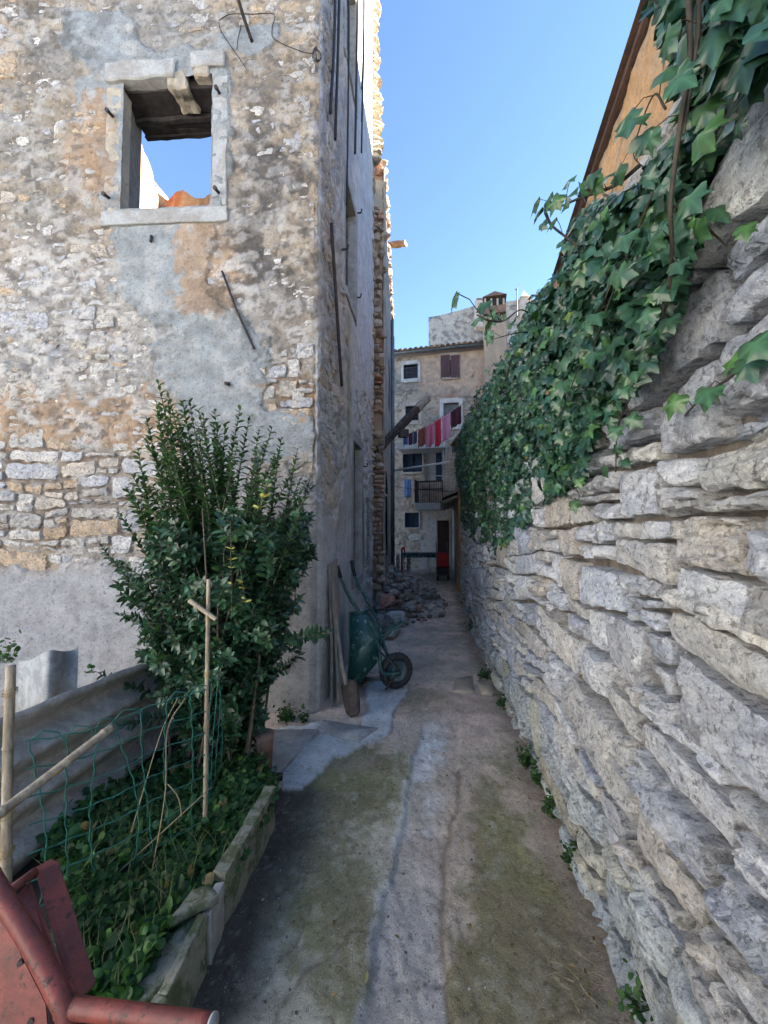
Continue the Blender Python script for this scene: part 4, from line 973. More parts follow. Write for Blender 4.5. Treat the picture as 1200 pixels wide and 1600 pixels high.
    for k in range(15):
        m = MB(); x = 651.5 + k * 2.8; fbox(m, x - .35, 752, x + .35, 786, .905, .935); m.build('baluster', M['black_iron'], b)
    for x in (651, 671, 691): 
        m = MB(); fbox(m, x - .7, 750, x + .7, 787, .88, .95); m.build('post', M['black_iron'], b)
    m = MB(); fbox(m, 626, 697.5, 697, 703, .1, 1.1, (1, 1, 1)); m.build('canopy_beam', M['white_frame'], b)
    for x in (693, 697): 
        m = MB(); fbox(m, x - 1, 703, x + 1, 752, .95, 1.02); m.build('canopy_post', M['white_frame'], b)
M['ochre_ch'] = plain('ochre_chimney', (.50, .36, .24), (.40, .30, .22), 3, .9, c3=(.24, .18, .14), bs=.8)
far_house()
def pole(name, pts, r, mat, lab, cat, n=6, group=None):
    m = MB(); m.tube(pts, r, n); return tag(m.build(name, M[mat], smooth=True), lab, cat, group)
pole('awning_pole', [P(613, 735.5, 13), P(702, 722, 12)], .035, 'white_frame', 'bright white pole spanning the alley below the charred beam', 'pole')
pole('clothes_pole', [P(672, 742, 13), P(708, 746, 12)], .02, 'white_frame', 'thin grey pole just above the balcony railing', 'pole')
pole('clothes_wire', [P(614, 760, 13.2), P(660, 766, 13), P(712, 768, 12)], .008, 'black_iron', 'dark wire strung across at balcony height', 'wire')
# stone tower behind the far house
def tower():
    x0, z1 = P(670, 493, 26)[0], P(670, 493, 26)[2]; x1 = P(835, 488, 25)[0]
    T = thing('stone_tower_block', ((x0 + x1) / 2, 26, 0), 'tall windowless rubble block rising above the far house roof', 'tower')
    W = Wall([(x0, 26.2), (x1, 25)], 1, rnd=.02); us = np.arange(0, W.len, .06)
    top = lambda u: z1 + .55 * sstep(0, 4.2, u)
    k = 150; U = np.repeat(us[:, None], k, 1); V = 6 + (top(us)[:, None] - 6) * np.linspace(0, 1, k)[None]; p = np.stack([U, V, 0 * U], -1)
    h = .08 * np.abs(fbm(p * np.array([1, 1.7, 1]), 3.2, 3, 120)); w = W(U, V, h); n = fbm(p, 4.5, 4, 121)
    C = mix(np.broadcast_to(np.array([.42, .375, .32]), U.shape + (3,)), np.array([.20, .185, .17]), sstep(-.05, .3, n)); C = mix(C, np.array([.48, .44, .38]), .6 * sstep(.1, .3, fbm(p, 5, 3, 122)))
    idx = np.arange(U.size).reshape(U.shape); f = np.stack([idx[:-1, :-1], idx[1:, :-1], idx[1:, 1:], idx[:-1, 1:]], -1).reshape(-1, 4)
    obj('rubble_wall', mesh_from('rubble_wall', w.reshape(-1, 3), f, M['stone_far'], C.reshape(-1, 3)), T)
    m = MB(); a = W(0., 0., -.03); b = W(W.len - .001, 0., -.03)
    m.add([(*a[:2], 0), (*b[:2], 0), (b[0], b[1] + 5, 0), (a[0] + 2, a[1] + 5, 0), (*a[:2], z1 - .05), (*b[:2], z1 + .5), (b[0], b[1] + 5, z1 + .5), (a[0] + 2, a[1] + 5, z1 - .05)], [(0, 1, 5, 4), (1, 2, 6, 5), (2, 3, 7, 6), (3, 0, 4, 7), (4, 5, 6, 7)]); m.build('tower_core', M['core'], T)
    m = MB(); q = P(752, 475, 24.6); m.box(q + np.array([0, .3, -.6]), (.62, .6, 1.7)); c = m.build('chimney', M['pale_stone_frame'], T)
    m = MB(); m.box(q + np.array([0, .3, .33]), (.56, .54, .16)); m.build('chimney_pot', M['terracotta'], c)
    q = P(821, 470, 24.6); m = MB(); m.box(q + np.array([0, .3, -.3]), (.4, .4, 1.2)); m.add([q + np.array(v) for v in ((-.28, 0, .3), (.28, 0, .3), (.28, .56, .3), (-.28, .56, .3), (0, .28, .85))], [(0, 1, 4), (1, 2, 4), (2, 3, 4), (3, 0, 4), (0, 3, 2, 1)])
    m.build('pointed_chimney', M['pale_stone_frame'], T)
tower()
t = thing('tv_antenna', P(808, 492, 24.5), 'thin television antenna mast against the sky beside the far chimneys', 'antenna')
m = MB(); m.tube([P(808, 495, 24.5), P(808, 450, 24.5)], .035, 6); m.build('mast', M['black_iron'], t)
m = MB(); m.tube([P(806, 453, 24.5), P(813, 443, 24.5)], .02, 5); m.tube([P(804, 451, 24.5), P(809, 455, 24.5)], .015, 5); m.tube([P(790, 478, 24.5), P(808, 478, 24.5)], .015, 5); m.build('aerial', M['black_iron'], t)

# outbuilding at the end of the dry stone wall
def outbuilding():
    T = thing('low_outbuilding', (2.2, 11, 0), 'low rendered outbuilding with a dark lean-to roof at the far end of the stone wall', 'outbuilding')
    W = Wall([(2.4, 9.58), (1.84, 9.66), (2.62, 15.2)], -1, rnd=.03); u0 = W.knots[1]
    us = np.arange(0, W.len, .05); vs = np.arange(0, 3.0, .05); pp = lambda U, V: np.stack([U, V, 0 * U], -1)
    V, Fc, H = heightfield(W, us, vs, lambda U, Vv: .015 * fbm(pp(U, Vv), 5, 4, 130) + .03 * np.abs(fbm(pp(U, Vv), 9, 2, 131)) * (U < u0 + .9))
    U, Vv = np.meshgrid(us, vs, indexing='ij'); C = mix(np.broadcast_to(np.array([.50, .47, .43]), U.shape + (3,)), np.array([.36, .32, .28]), sstep(-.1, .4, fbm(pp(U, Vv), 2, 4, 132))); C = np.where((U < u0 + .9)[..., None], np.array([.58, .32, .14]), C)  # near end coloured orange in place of the warm light on it
    obj('rendered_wall', mesh_from('rendered_wall', V.reshape(-1, 3), Fc, M['ground'], C.reshape(-1, 3)), T)
    m = MB(); m.add([(1.45, 9.9, 2.35), (2.25, 15.1, 2.35), (4.2, 15.1, 3.2), (3.6, 9.9, 3.2)], [(0, 1, 2, 3)]); m.add([(1.45, 9.9, 2.27), (2.25, 15.1, 2.27), (2.25, 15.1, 2.345), (1.45, 9.9, 2.345)], [(0, 1, 2, 3)])
    m.build('lean_to_roof', M['char_wood'], T)
    for k in range(7):
        y = 10.1 + k * .7; x = 1.45 + (y - 9.9) * .154; m = MB(); m.add([(x, y, 2.22), (x + .9, y, 2.58), (x + .9, y + .08, 2.58), (x, y + .08, 2.22), (x, y, 2.30), (x + .9, y, 2.66), (x + .9, y + .08, 2.66), (x, y + .08, 2.30)], [(0, 1, 5, 4), (2, 3, 7, 6), (0, 4, 7, 3), (1, 2, 6, 5), (0, 3, 2, 1)]); m.build('rafter', M['old_wood'], T)
    # pent roof peeping over the wall
    m = MB(); q = P(752, 640, 11.5); m.add([q + np.array(v) for v in ((-.35, 0, -.3), (1.6, 0, .35), (1.6, 3, .35), (-.35, 3, -.3), (-.35, 0, -.75), (1.6, 0, -.75), (1.6, 3, -.75), (-.35, 3, -.75))], [(0, 1, 2, 3), (0, 4, 5, 1), (0, 3, 7, 4), (1, 5, 6, 2)]); 
    tag(m.build('shed_roof', M['char_wood']), 'dark shed roof corner peeping over the ivy in front of the far house', 'shed')
outbuilding()
T_CAP = thing('coping_tiles', P(718, 655, 9.0), 'short row of worn curved coping tiles on the far end of the stone wall', 'coping')
for k in range(5):
    m = MB(); c = np.array([1.70 + .02 * k, 8.3 + .28 * k, rw_top(8.3 + .28 * k) + .03]); V = []
    for j in (0, 1):
        for tt in np.linspace(0, math.pi, 7): V.append(c + np.array([.16 * math.cos(tt), j * .3, .09 * math.sin(tt)]))
    m.add(V, [(q, q + 1, q + 8, q + 7) for q in range(6)] + [tuple(range(7)), tuple(range(13, 6, -1))], (1.3, 1.2, 1.1)); m.build('tile', M['tile'], T_CAP)

# laundry line
def laundry():
    A = P(628, 682, 12.6); B = P(728, 628, 11.6)
    q = np.linspace(0, 1, 16)[:, None]; line = A + (B - A) * q; line[:, 2] -= .10 * np.sin(math.pi * q[:, 0])
    m = MB(); m.tube(line, .006, 5); tag(m.build('washing_line', M['cable'], smooth=True), 'washing line slanting up across the alley with laundry pegged on it', 'washing line')
    items = [(630, 638, 670, 682, (.10, .14, .32), 'small dark blue sock hanging leftmost on the washing line', 'sock'), (639, 646, 669, 684, (.10, .03, .09), 'small plum coloured garment on the left of the washing line', 'garment'), (647, 653, 664, 680, (.07, .08, .16), 'dark navy sock left of the brown patterned cloth', 'sock'),
             (655, 667, 657, 682, (.28, .08, .06), 'brown red patterned cloth hanging from the washing line', 'cloth'), (668, 680, 652, 683, (.62, .17, .26), 'pink towel between the brown cloth and the red towel', 'towel'), (681, 691, 648, 685, (.55, .03, .07), 'bright red towel in the middle of the washing line', 'towel'), (692, 705, 643, 678, (.66, .28, .42), 'light pink sheet right of the red towel', 'sheet'), (706, 721, 637, 660, (.08, .02, .035), 'dark maroon shirt at the right end of the washing line', 'shirt')]
    for k, (x0, x1, y0, y1, c, lab, cat) in enumerate(items):
        f0 = (x0 - 628) / 100; f1 = (x1 - 628) / 100; n, r = 14, 12; h = (y1 - y0 + 4) / FPX * 12.1
        U = np.linspace(f0, f1, n)
        top = np.stack([np.interp(U, q[:, 0], line[:, j]) for j in range(3)], -1); V = []; C = []
        for j in range(r):
            t_ = j / (r - 1); row = top.copy(); row[:, 2] -= t_ * h * (1 + .04 * np.sin(U * 90 + k)); row[:, 1] += .035 * t_ ** .5 * np.sin(np.linspace(0, 9, n) + k) - .012; V += list(row)
            for i in range(n): 
                s = 1.0
                if cat == 'cloth': s = .6 if (i // 2 + j // 2) % 2 else 1.5
                C.append(np.array(c) * s)
        f = [(j * n + i, j * n + i + 1, (j + 1) * n + i + 1, (j + 1) * n + i) for j in range(r - 1) for i in range(n - 1)]
        m = MB(); m.add(V, f, np.array(C)); o = m.build({'sock': 'sock', 'garment': 'garment', 'cloth': 'patterned_cloth', 'towel': 'towel', 'sheet': 'sheet', 'shirt': 'shirt'}[cat], M['cloth'], smooth=True)
        sm = o.modifiers.new('s', 'SOLIDIFY'); sm.thickness = .006; tag(o, lab, cat)
        for i in (1, n - 2):
            m = MB(); m.box(top[i] + np.array([0, 0, .01]), (.022, .02, .08)); m.build('peg', M['cut_wood'], o)
laundry()
m = MB(); n = 12
V = [];
for j in range(8):
    for i in range(n): V.append(P(632 + i * .95, 749 + j * 4.0, 14.9) + np.array([0, .04 * math.sin(i * 1.3), 0]))
m.add(V, [(j * n + i, j * n + i + 1, (j + 1) * n + i + 1, (j + 1) * n + i) for j in range(7) for i in range(n - 1)], (.25, .38, .66))
o = m.build('blue_towel', M['cloth'], smooth=True); o.modifiers.new('s', 'SOLIDIFY').thickness = .01; tag(o, 'pale blue towel hanging left of the balcony railing', 'towel')

# things on the ground at the alley's end
def fbits():
    # red folding crate trolley in the doorway
    b = G(691, 906); T = thing('red_crate_trolley', b, 'red plastic crate standing on a metal hand trolley in front of the dark doorway', 'trolley')
    d = b[1]; w = .38
    m = MB(); m.box(b + np.array([0, 0, .62]), (w * .9, .35, .42)); m.build('crate', M['plastic_red'], T, bevel=.02)
    for k in range(3):
        m = MB(); m.box(b + np.array([0, -.18, .48 + k * .14]), (w * .94, .02, .03)); m.build('crate_rib', M['plastic_red'], T)
    m = MB(); m.box(b + np.array([0, 0, .28]), (w * .92, .34, .22)); m.build('box', M['black_iron'], T, bevel=.01)
    for s in (-1, 1):
        m = MB(); m.tube(curve_pts([b + np.array([s * w * .48, -.19, .08]), b + np.array([s * w * .48, -.2, .5]), b + np.array([s * w * .46, .15, 1.15])], 4), .014, 6); m.build('handle_tube', M['gutter'], T, True)
        m = MB(); c = b + np.array([s * w * .42, -.16, .075]); m.tube([c - np.array([.03, 0, 0]), c + np.array([.03, 0, 0])], .075, 14); m.build('wheel', M['rubber'], T, True)
    m = MB(); m.box(b + np.array([0, -.1, .16]), (w, .3, .02)); m.build('foot_plate', M['gutter'], T)
    # table draped with a dark mosaic patterned cloth
    b = G(654, 899); T = thing('patterned_table', b, 'narrow table under a dark mosaic patterned oilcloth at the end of the alley', 'table')
    s = b[1] / FPX; C = []; m = MB(); R = rotz(-.12)
    top = [(-.58, -.28), (.42, -.28), (.62, -.12), (.66, 0), (.62, .12), (.42, .28), (-.58, .28)]
    m.prism(top, np.eye(3), b + np.array([0, 0, .74]), .03); m.build('table_top', M['old_wood'], T)
    n = 60; V = []; Cc = []; rr = np.random.default_rng(4)
    xs = np.linspace(-.585, .64, n)
    for j in range(7):
        for x in xs: V.append(b + np.array([x, -.30 + (max(0, x - .42)) * .8 - .01 * math.sin(x * 40), .775 - j * .026])); Cc.append([(.02, .03, .04), (.25, .28, .27), (.04, .10, .12), (.02, .02, .02)][rr.integers(4)])
    m = MB(); m.add(V, [(j * n + i, j * n + i + 1, (j + 1) * n + i + 1, (j + 1) * n + i) for j in range(6) for i in range(n - 1)], np.array(Cc)); m.build('oilcloth', M['cloth'], T)
    for x, y in ((-.5, -.22), (.36, -.22), (-.5, .22), (.36, .22)):
        m = MB(); m.tube([b + np.array([x, y, .74]), b + np.array([x * 1.08, y, 0])], .018, 6); m.build('leg', M['white_frame'], T, True)
    # stacked pallets
    for k in range(4):
        b = G(622, 893) + np.array([0, .25, .02 + k * .15]); T = thing('wooden_pallet', b, ['bottom wooden pallet of the stack by the left ruins', 'second pallet from the bottom of the stack by the left ruins', 'third pallet from the bottom of the stack by the left ruins', 'topmost wooden pallet of the stack by the left ruins'][k], 'pallet', 'pallets stacked at the end of the alley')
        for j in range(5): m = MB(); m.box(b + np.array([-.4 + j * .2 + .02 * (k % 2), 0, .13]), (.14, .8, .02)); m.build('deck_board', M['old_wood'], T)
        for x in (-.4, 0, .4): m = MB(); m.box(b + np.array([x, 0, .06]), (.09, .8, .10)); m.build('bearer', M['old_wood'], T)
    b = G(627, 898); m = MB(); m.tube(curve_pts([b + np.array([0, -.4, 0]), b + np.array([0, -.4, .8]), b + np.array([.06, -.4, .95]), b + np.array([.1, -.4, .8])], 5), .03, 8); tag(m.build('red_pipe', M['plastic_red'], smooth=True), 'upright hooked pipe, red at the foot, in front of the pallets', 'pipe')
fbits()
# ================================================================== vegetation helpers
def leaf_template(kind):
    if kind == 'ivy':
        hf = [(.09, -.07), (.26, -.10), (.42, -.03), (.50, .10), (.42, .22), (.36, .32), (.44, .46), (.47, .60), (.32, .60), (.20, .68), (.11, .84)]; o = [(0, 0)] + hf + [(0, 1.02)] + [(-x, y) for x, y in hf[::-1]]
        V = [(0, .3, .05)] + [(x, y, -.30 * abs(x) ** 1.1 - .22 * y * y + .07 * math.sin(9 * x + 5 * y)) for x, y in o]; n = len(o)
        F_ = [(0, 1 + i, 1 + (i + 1) % n) for i in range(n)]
    elif kind == 'laurel':
        V = []; F_ = []
        st = [(0, .05), (.22, .19), (.5, .25), (.78, .18), (1, .02)]
        for y, w in st: V += [(-w, y, .30 * w - .22 * y * y), (0, y, -.22 * y * y), (w, y, .30 * w - .22 * y * y)]
        for i in range(4):
            a = i * 3; F_ += [(a, a + 1, a + 4), (a, a + 4, a + 3), (a + 1, a + 2, a + 5), (a + 1, a + 5, a + 4)]
    elif kind == 'round':
        V = [(0, .45, .03)]; n = 9
        for i in range(n): t = 2 * math.pi * i / n; V.append((.42 * math.sin(t), .5 - .5 * math.cos(t), -.09 * abs(math.sin(t)) - .05 * (1 - math.cos(t)) + .03 * math.sin(3 * t)))
        F_ = [(0, 1 + i, 1 + (i + 1) % n) for i in range(n)]
    return np.array(V, float), np.array(F_, int)
def frames(Y, Z):
    """columns x,y,z: y along the leaf, z its normal"""
    Y = Y / (np.linalg.norm(Y, axis=1)[:, None] + 1e-9); Z = Z - Y * (Y * Z).sum(1)[:, None]; Z /= np.linalg.norm(Z, axis=1)[:, None] + 1e-9
    X = np.cross(Y, Z); return np.stack([X, Y, Z], -1)
def place_leaves(kind, pos, Y, Z, size, col, mat, parent, nparts=290, name='leaf', rest='leaves'):
    """the leaves that show largest become parts sharing meshes; the others one part of kind stuff"""
    V, F_ = leaf_template(kind); R = frames(Y, Z); px, py, dep = PX(pos)
    tint = 1 + (.75 * np.exp(-(V[:, 0] / .10) ** 2) if kind != 'ivy' else np.where(np.isin(np.arange(len(V)), (0, 1, 5, 9, 13, 17, 21)), .75, -.06)); vis = (px > -20) & (px < 1220) & (py > -20) & (py < 1620) & (pos[:, 1] > .2)
    sc = np.where(vis, size / dep, 0); order = np.argsort(-sc)
    big = order[:nparts]; small = order[nparts:]; big = big[sc[big] * FPX > 9]
    small = np.setdiff1d(order, big)
    base = {}
    for i in big:
        key = tuple(np.round(col[i] / .02).astype(int))
        if key not in base:
            base[key] = mesh_from(name, V, F_, mat, col[i] * tint[:, None])
        o = bpy.data.objects.new(name, base[key]); COL.objects.link(o); o.parent = parent
        Mx = Matrix.Identity(4)
        for a in range(3):
            for b in range(3): Mx[a][b] = R[i][a, b] * size[i]
            Mx[a][3] = pos[i][a]
        o.matrix_local = Matrix.Translation(-Vector(parent.location)) @ Mx
    if len(small):
        rs = np.random.default_rng(1); W = np.einsum('nij,vj->nvi', R[small], V * 1.0) * size[small][:, None, None] + pos[small][:, None]
        W = W.reshape(-1, 3); FF = (F_[None] + (np.arange(len(small)) * len(V))[:, None, None]).reshape(-1, 3)
        o = obj(rest, mesh_from(rest, W, FF, mat, np.repeat(col[small], len(V), 0) * np.tile(tint, len(small))[:, None]), parent); o['kind'] = 'stuff'

# ================================================================== SHRUB in the bed
def shrub():
    base = np.array([-1.08, 2.62, .12]); rng = np.random.default_rng(21)
    T = thing('evergreen_shrub', base, 'big upright evergreen shrub with glossy dark leaves growing at the end of the fenced bed', 'shrub')
    tips = [(247, 598), (262, 612), (296, 628), (318, 650), (335, 640), (352, 660), (372, 690), (398, 700), (412, 690), (440, 682), (465, 700), (486, 742), (478, 775), (228, 650), (215, 700), (205, 740), (155, 850), (185, 800), (190, 880), (212, 965), (275, 640), (285, 690), (310, 700), (345, 700), (300, 760), (420, 760), (450, 790), (240, 760), (365, 770), (330, 745),
            (470, 850), (255, 690), (386, 740), (430, 720), (325, 820), (280, 830), (400, 830), (225, 905), (262, 620), (250, 670), (333, 660), (340, 690), (458, 735), (490, 760), (432, 850), (196, 760), (172, 872), (350, 880), (310, 900)]
    tips += [(x + rng.normal(0, 10), y + rng.uniform(12, 60)) for x, y in tips[:22] if y < 760] + [(390, 650), (375, 640), (405, 668), (425, 668), (285, 625), (310, 640)]
    P_, Y_, Z_, S_, C_ = [], [], [], [], []; stems = MB(); nst = 0; yellow = 0
    def shoot(b, tip, w, leafy0, size, dens, young):
        nonlocal nst
        mid = (b + tip) / 2 + np.array([rng.normal(0, .04), rng.normal(0, .04), rng.normal(0, .03)]) + (tip - b) * np.array([-.12, -.12, .06]); mid2 = b + (tip - b) * .78 + (mid - (b + tip) / 2) * .6
        c = curve_pts([b, mid, mid2, tip], 7); L = np.linalg.norm(np.diff(c, axis=0), axis=1).sum()
        stems.tube(c, np.linspace(w, .0022, len(c)), 5, False)
        d = np.r_[0, np.cumsum(np.linalg.norm(np.diff(c, axis=0), axis=1))]; s = leafy0 * L; a = rng.uniform(0, 6)
        while s < L:
            p = np.array([np.interp(s, d, c[:, k]) for k in range(3)]); q = np.array([np.interp(min(s + .03, L), d, c[:, k]) for k in range(3)]); t = q - p; t = t / (np.linalg.norm(t) + 1e-9) if s + .03 < L else np.array([0, 0, 1.])
            f = s / L; sz = size * (1.0 if f < .8 else 1 - .38 * (f - .8) / .2)
            for k in range(2 if rng.random() < .75 else 3):
                ang = a + k * math.pi + rng.normal(0, .35); ref = np.cross(t, [1, 0, 0.1]); ref /= np.linalg.norm(ref); e = np.cross(t, ref); out = ref * math.cos(ang) + e * math.sin(ang)
                tilt = rng.uniform(.55, 1.1) if f > .6 else rng.uniform(.2, .8)
                y = out + t * tilt + np.array([0, 0, rng.normal(0, .15)])
                P_.append(p); Y_.append(y); Z_.append(t * 1.0 + out * -.5 + rng.normal(0, .25, 3)); S_.append(sz * rng.uniform(.75, 1.2))
                g = np.array([.023, .058, .030]) * rng.uniform(.6, 1.6)
                if young and f > .5: g = g * np.array([1.5, 1.35, 1.0])
                if rng.random() < .05: g = np.array([.05, .10, .03])
                C_.append(g)
            a += 1.35; s += rng.uniform(.75, 1.25) * dens
    for k, (x, y) in enumerate(tips):
        d = rng.uniform(2.35, 2.85); tip = P(x, y, d); b = base + np.array([rng.normal(0, .10), rng.normal(0, .10), 0])
        shoot(b, tip, .010, .22, .063, .023, y < 800)
        # side twigs
        for j in range(7):
            f = rng.uniform(.15, .52); p0 = b + (tip - b) * f + (tip - b) * np.array([-.06, -.06, .03]); dirn = np.array([rng.normal(0, .17), rng.normal(0, .17), rng.uniform(.08, .32)]); shoot(p0, p0 + dirn, .004, .1, .056, .020, False)
    # dense lower mass
    for k in range(430):
        th = rng.uniform(0, 2 * math.pi); z = rng.uniform(.08, 1.42); R = (.21 + .25 * sstep(.2, 1.2, z)) * rng.uniform(.35, 1.0) * (1 + .12 * math.sin(3 * th + 4 * z))
        c = base + np.array([.03 + 0.03 * z + R * math.cos(th) * 1.12, R * math.sin(th), z]); dirn = np.array([math.cos(th) * rng.uniform(.02, .16), math.sin(th) * rng.uniform(.02, .16), rng.uniform(.06, .2)])
        shoot(c, c + dirn, .003, 0, .062, .017, False)
    for k in range(60):
        th = rng.uniform(0, 6.28); b = base + np.array([.06 * math.cos(th), .06 * math.sin(th), 0]); z = rng.uniform(.6, 1.6); R = rng.uniform(.1, .5)
        c = base + np.array([R * math.cos(th), R * math.sin(th), z]); stems.tube(curve_pts([b, (b + c) / 2 + np.array([0, 0, .1]), c], 5), np.linspace(.011, .004, 11), 5, False)
    # a few yellow dying twigs
    for (x0, y0, x1, y1) in ((362, 960, 360, 815), (384, 945, 376, 890), (402, 800, 418, 760)):
        b = P(x0, y0, 2.05); t_ = P(x1, y1, 2.08); stems.tube(np.linspace(b, t_, 5), .0018, 5, False, (1, 1, 1))
        for s in np.sort(rng.uniform(0, 1, 7)):
            for k in ((-1, 1) if rng.random() < .5 else (rng.choice([-1, 1]),)):
                P_.append(b + (t_ - b) * s); Y_.append(np.array([k * 1.0, rng.normal(0, .4), .5])); Z_.append(rng.normal(0, .4, 3) + np.array([0, -.4, 1])); S_.append(rng.uniform(.018, .036)); C_.append(np.array([.30, .29, .05]) * rng.uniform(.7, 1.1))
    place_leaves('laurel', np.array(P_), np.array(Y_), np.array(Z_), np.array(S_), np.array(C_), M['leaf_shrub'], T)
    o = stems.build('stems', M['stem'], T, True); o['kind'] = 'stuff'
    m = MB(); m.tube([base + np.array([.0, 0, -.12]), base + np.array([.01, 0, .25]), base + np.array([.0, .02, .5])], [.055, .045, .03], 10); m.build('trunk', M['stem'], T, True)
    print('shrub leaves', len(P_))
shrub()

# ================================================================== IVY over the wall
IVY = [(1010, -60), (1030, 20), (1050, 60), (1076, 120), (1066, 185), (1028, 232), (1008, 262), (985, 300), (930, 318), (900, 345), (893, 400), (868, 440), (840, 462), (815, 500), (795, 545), (768, 590), (742, 632), (714, 668), (703, 730), (705, 778), (722, 812), (748, 838), (782, 856), (800, 835), (830, 800), (868, 770), (905, 742), (915, 690), (948, 640), (975, 600), (1010, 560), (1040, 500), (1062, 440), (1085, 385), (1110, 340), (1108, 290), (1140, 235), (1160, 175), (1185, 110), (1215, 60), (1230, -60)]
def ivy():
    rng = np.random.default_rng(31); T = thing('ivy', (1.1, 3.0, 2.9), 'dense dark green ivy hanging over the top of the dry stone wall', 'ivy')
    n = 60000; yy = np.where(rng.random(n) < .4, rng.uniform(.55, 2.2, n), rng.uniform(.6, 9.4, n))
    u = np.interp(yy, [RW.at(x)[1] for x in np.linspace(0, RW.len, 200)], np.linspace(0, RW.len, 200)); z = rng.uniform(1.1, 3.62, n)
    top = rw_top(yy); bulge = .04 + .16 * sstep(.0, .9, 1.2 - np.abs(z - top + .2)); h = rng.uniform(-.01, 1, n) * bulge; h = np.where(z > top - .02, rng.uniform(-.35, .12, n), h)
    pos_ = RW(u, z, h); px, py, dep = PX(pos_)
    jx = px + 16 * fbm(pos_, 6, 3, 5) + rng.normal(0, 3, n); jy = py + 16 * fbm(pos_, 6, 3, 6) + rng.normal(0, 3, n)
    ok = in_poly(jx, jy, IVY); dens = fbm(pos_ * np.array([1, 1, .5]), 5.0, 3, 7)
    ok &= (dens > -.24 + .14 * sstep(900, 1080, px) * (py > 60)) | (rng.random(n) < .10)
    ok &= rng.random(n) < np.interp(yy, [.5, 1.2, 2.2, 3, 9.5], [.5, .7, .9, .62, .5])
    # thin towards the lower edge
    pos_ = pos_[ok]; yy = yy[ok]; z = z[ok]; n = len(pos_)
    print('ivy leaves', n)
    size = (.030 + .055 * rng.random(n) ** 1.3) * np.interp(yy, [.6, 1.5, 3, 9], [1.05, 1.0, .92, .95])
    out = np.array([-1.0, -.10, 0]); Y = np.stack([rng.normal(-.25, .45, n), rng.normal(-.25, .5, n), -np.abs(rng.normal(.9, .4, n))], -1)
    Z = out + rng.normal(0, .38, (n, 3)) + np.array([0, -.15, .65])
    c = np.array([.022, .058, .036]) * rng.uniform(.55, 1.35, n)[:, None]; br = rng.random(n); c = np.where((br < .12)[:, None], c * np.array([1.9, 1.8, 1.1]), c); c = np.where((br > .985)[:, None], np.array([.09, .14, .03]), c); c = np.where((br > .994)[:, None], np.array([.16, .10, .05]), c)
    c = np.where(((br > .6) & (br < .85))[:, None], c * np.array([.8, 1.0, 1.25]), c)
    place_leaves('ivy', pos_ , Y, Z, size, c, M['leaf_ivy'], T, 270)
    # hanging stems traced over the wall face, each with its own leaves
    def wd(px, out):   # depth of the wall face seen at pixel column px
        ys = np.linspace(.7, 9.5, 300); us = np.interp(ys, [RW.at(x)[1] for x in np.linspace(0, RW.len, 200)], np.linspace(0, RW.len, 200)); w = RW(us, 0 * us + 2.0, 0 * us + out); X, _, _ = PX(w); return float(np.interp(px, X[::-1], w[::-1, 1]))
    st = MB(); P_, Y_, Z_, S_, C_ = [], [], [], [], []
    def strand(pts, r, out, leaf, step, big=(.07, .10), young=.3):
        young *= .6
        q = np.array([P(x, y, wd(x, out[i] if hasattr(out, '__len__') else out)) for i, (x, y) in enumerate(pts)]); c = curve_pts(q, 6); st.tube(c, np.linspace(r, r * .4, len(c)), 6, True)
        d = np.r_[0, np.cumsum(np.linalg.norm(np.diff(c, axis=0), axis=1))]; s = leaf * d[-1]; sgn = 1
        while s < d[-1]:
            p = np.array([np.interp(s, d, c[:, k]) for k in range(3)]); sgn = -sgn; o = np.array([-.04, -.03 + sgn * .02, sgn * .01]) + rng.normal(0, .02, 3)
            e = p + o; st.tube([p, (p + e) / 2 + np.array([0, 0, .012]), e], .0013, 4, False)
            P_.append(e); Y_.append(np.array([rng.normal(-.2, .3), sgn * rng.uniform(.2, .8), -rng.uniform(.4, 1.0)])); Z_.append(np.array([-.8, -.5, .55]) + rng.normal(0, .25, 3)); S_.append(rng.uniform(*big))
            g = np.array([.028, .072, .036]) * rng.uniform(.7, 1.3); C_.append(g * np.array([1.5, 1.35, .8]) if rng.random() < young else g); s += step * rng.uniform(.7, 1.3)
    strand([(1075, -30), (1078, 90), (1062, 200), (1048, 320), (1050, 400), (1040, 480), (1020, 540), (985, 620), (965, 670), (962, 738)], .0055, [.27, .27, .26, .25, .22, .18, .13, .09, .07, .06], .35, .040, (.038, .058))
    strand([(1095, -30), (1090, 60), (1080, 130), (1068, 210)], .006, .25, .1, .045, (.04, .065))
    strand([(1225, 505), (1180, 555), (1140, 590), (1098, 620), (1070, 650)], .005, .05, .1, .05, (.05, .07), .6)
    strand([(1000, 258), (960, 290), (905, 310), (870, 325), (850, 330)], .006, [.14, .18, .22, .26, .28], .1, .055, (.05, .075), .1)
    strand([(852, 332), (862, 352), (890, 375), (925, 405), (950, 420)], .006, [.28, .26, .22, .16, .10], .2, .07, (.035, .06), .2)
    strand([(1040, 170), (1020, 150), (990, 235), (1005, 262)], .003, .16, .2, .05, (.06, .09), .1)
    strand([(870, 600), (860, 660), (868, 700), (890, 745), (905, 775), (895, 785)], .004, .06, .1, .06, (.045, .07), .5)
    strand([(955, 480), (930, 560), (925, 610), (930, 640)], .005, .08, .1, .06, (.05, .07), .4)
    strand([(1060, 330), (1085, 345), (1120, 370), (1135, 385)], .004, .07, .2, .05, (.04, .06), .6)
    strand([(960, 430), (925, 520), (880, 640), (865, 700)], .0035, .2, .2, .06, (.05, .07), .2)
    strand([(1020, 300), (980, 400), (935, 520), (915, 600)], .0035, .2, .2, .06, (.05, .07), .2)
    strand([(800, 560), (770, 660), (745, 760), (760, 820)], .006, .14, .1, .08, (.05, .07), .3)
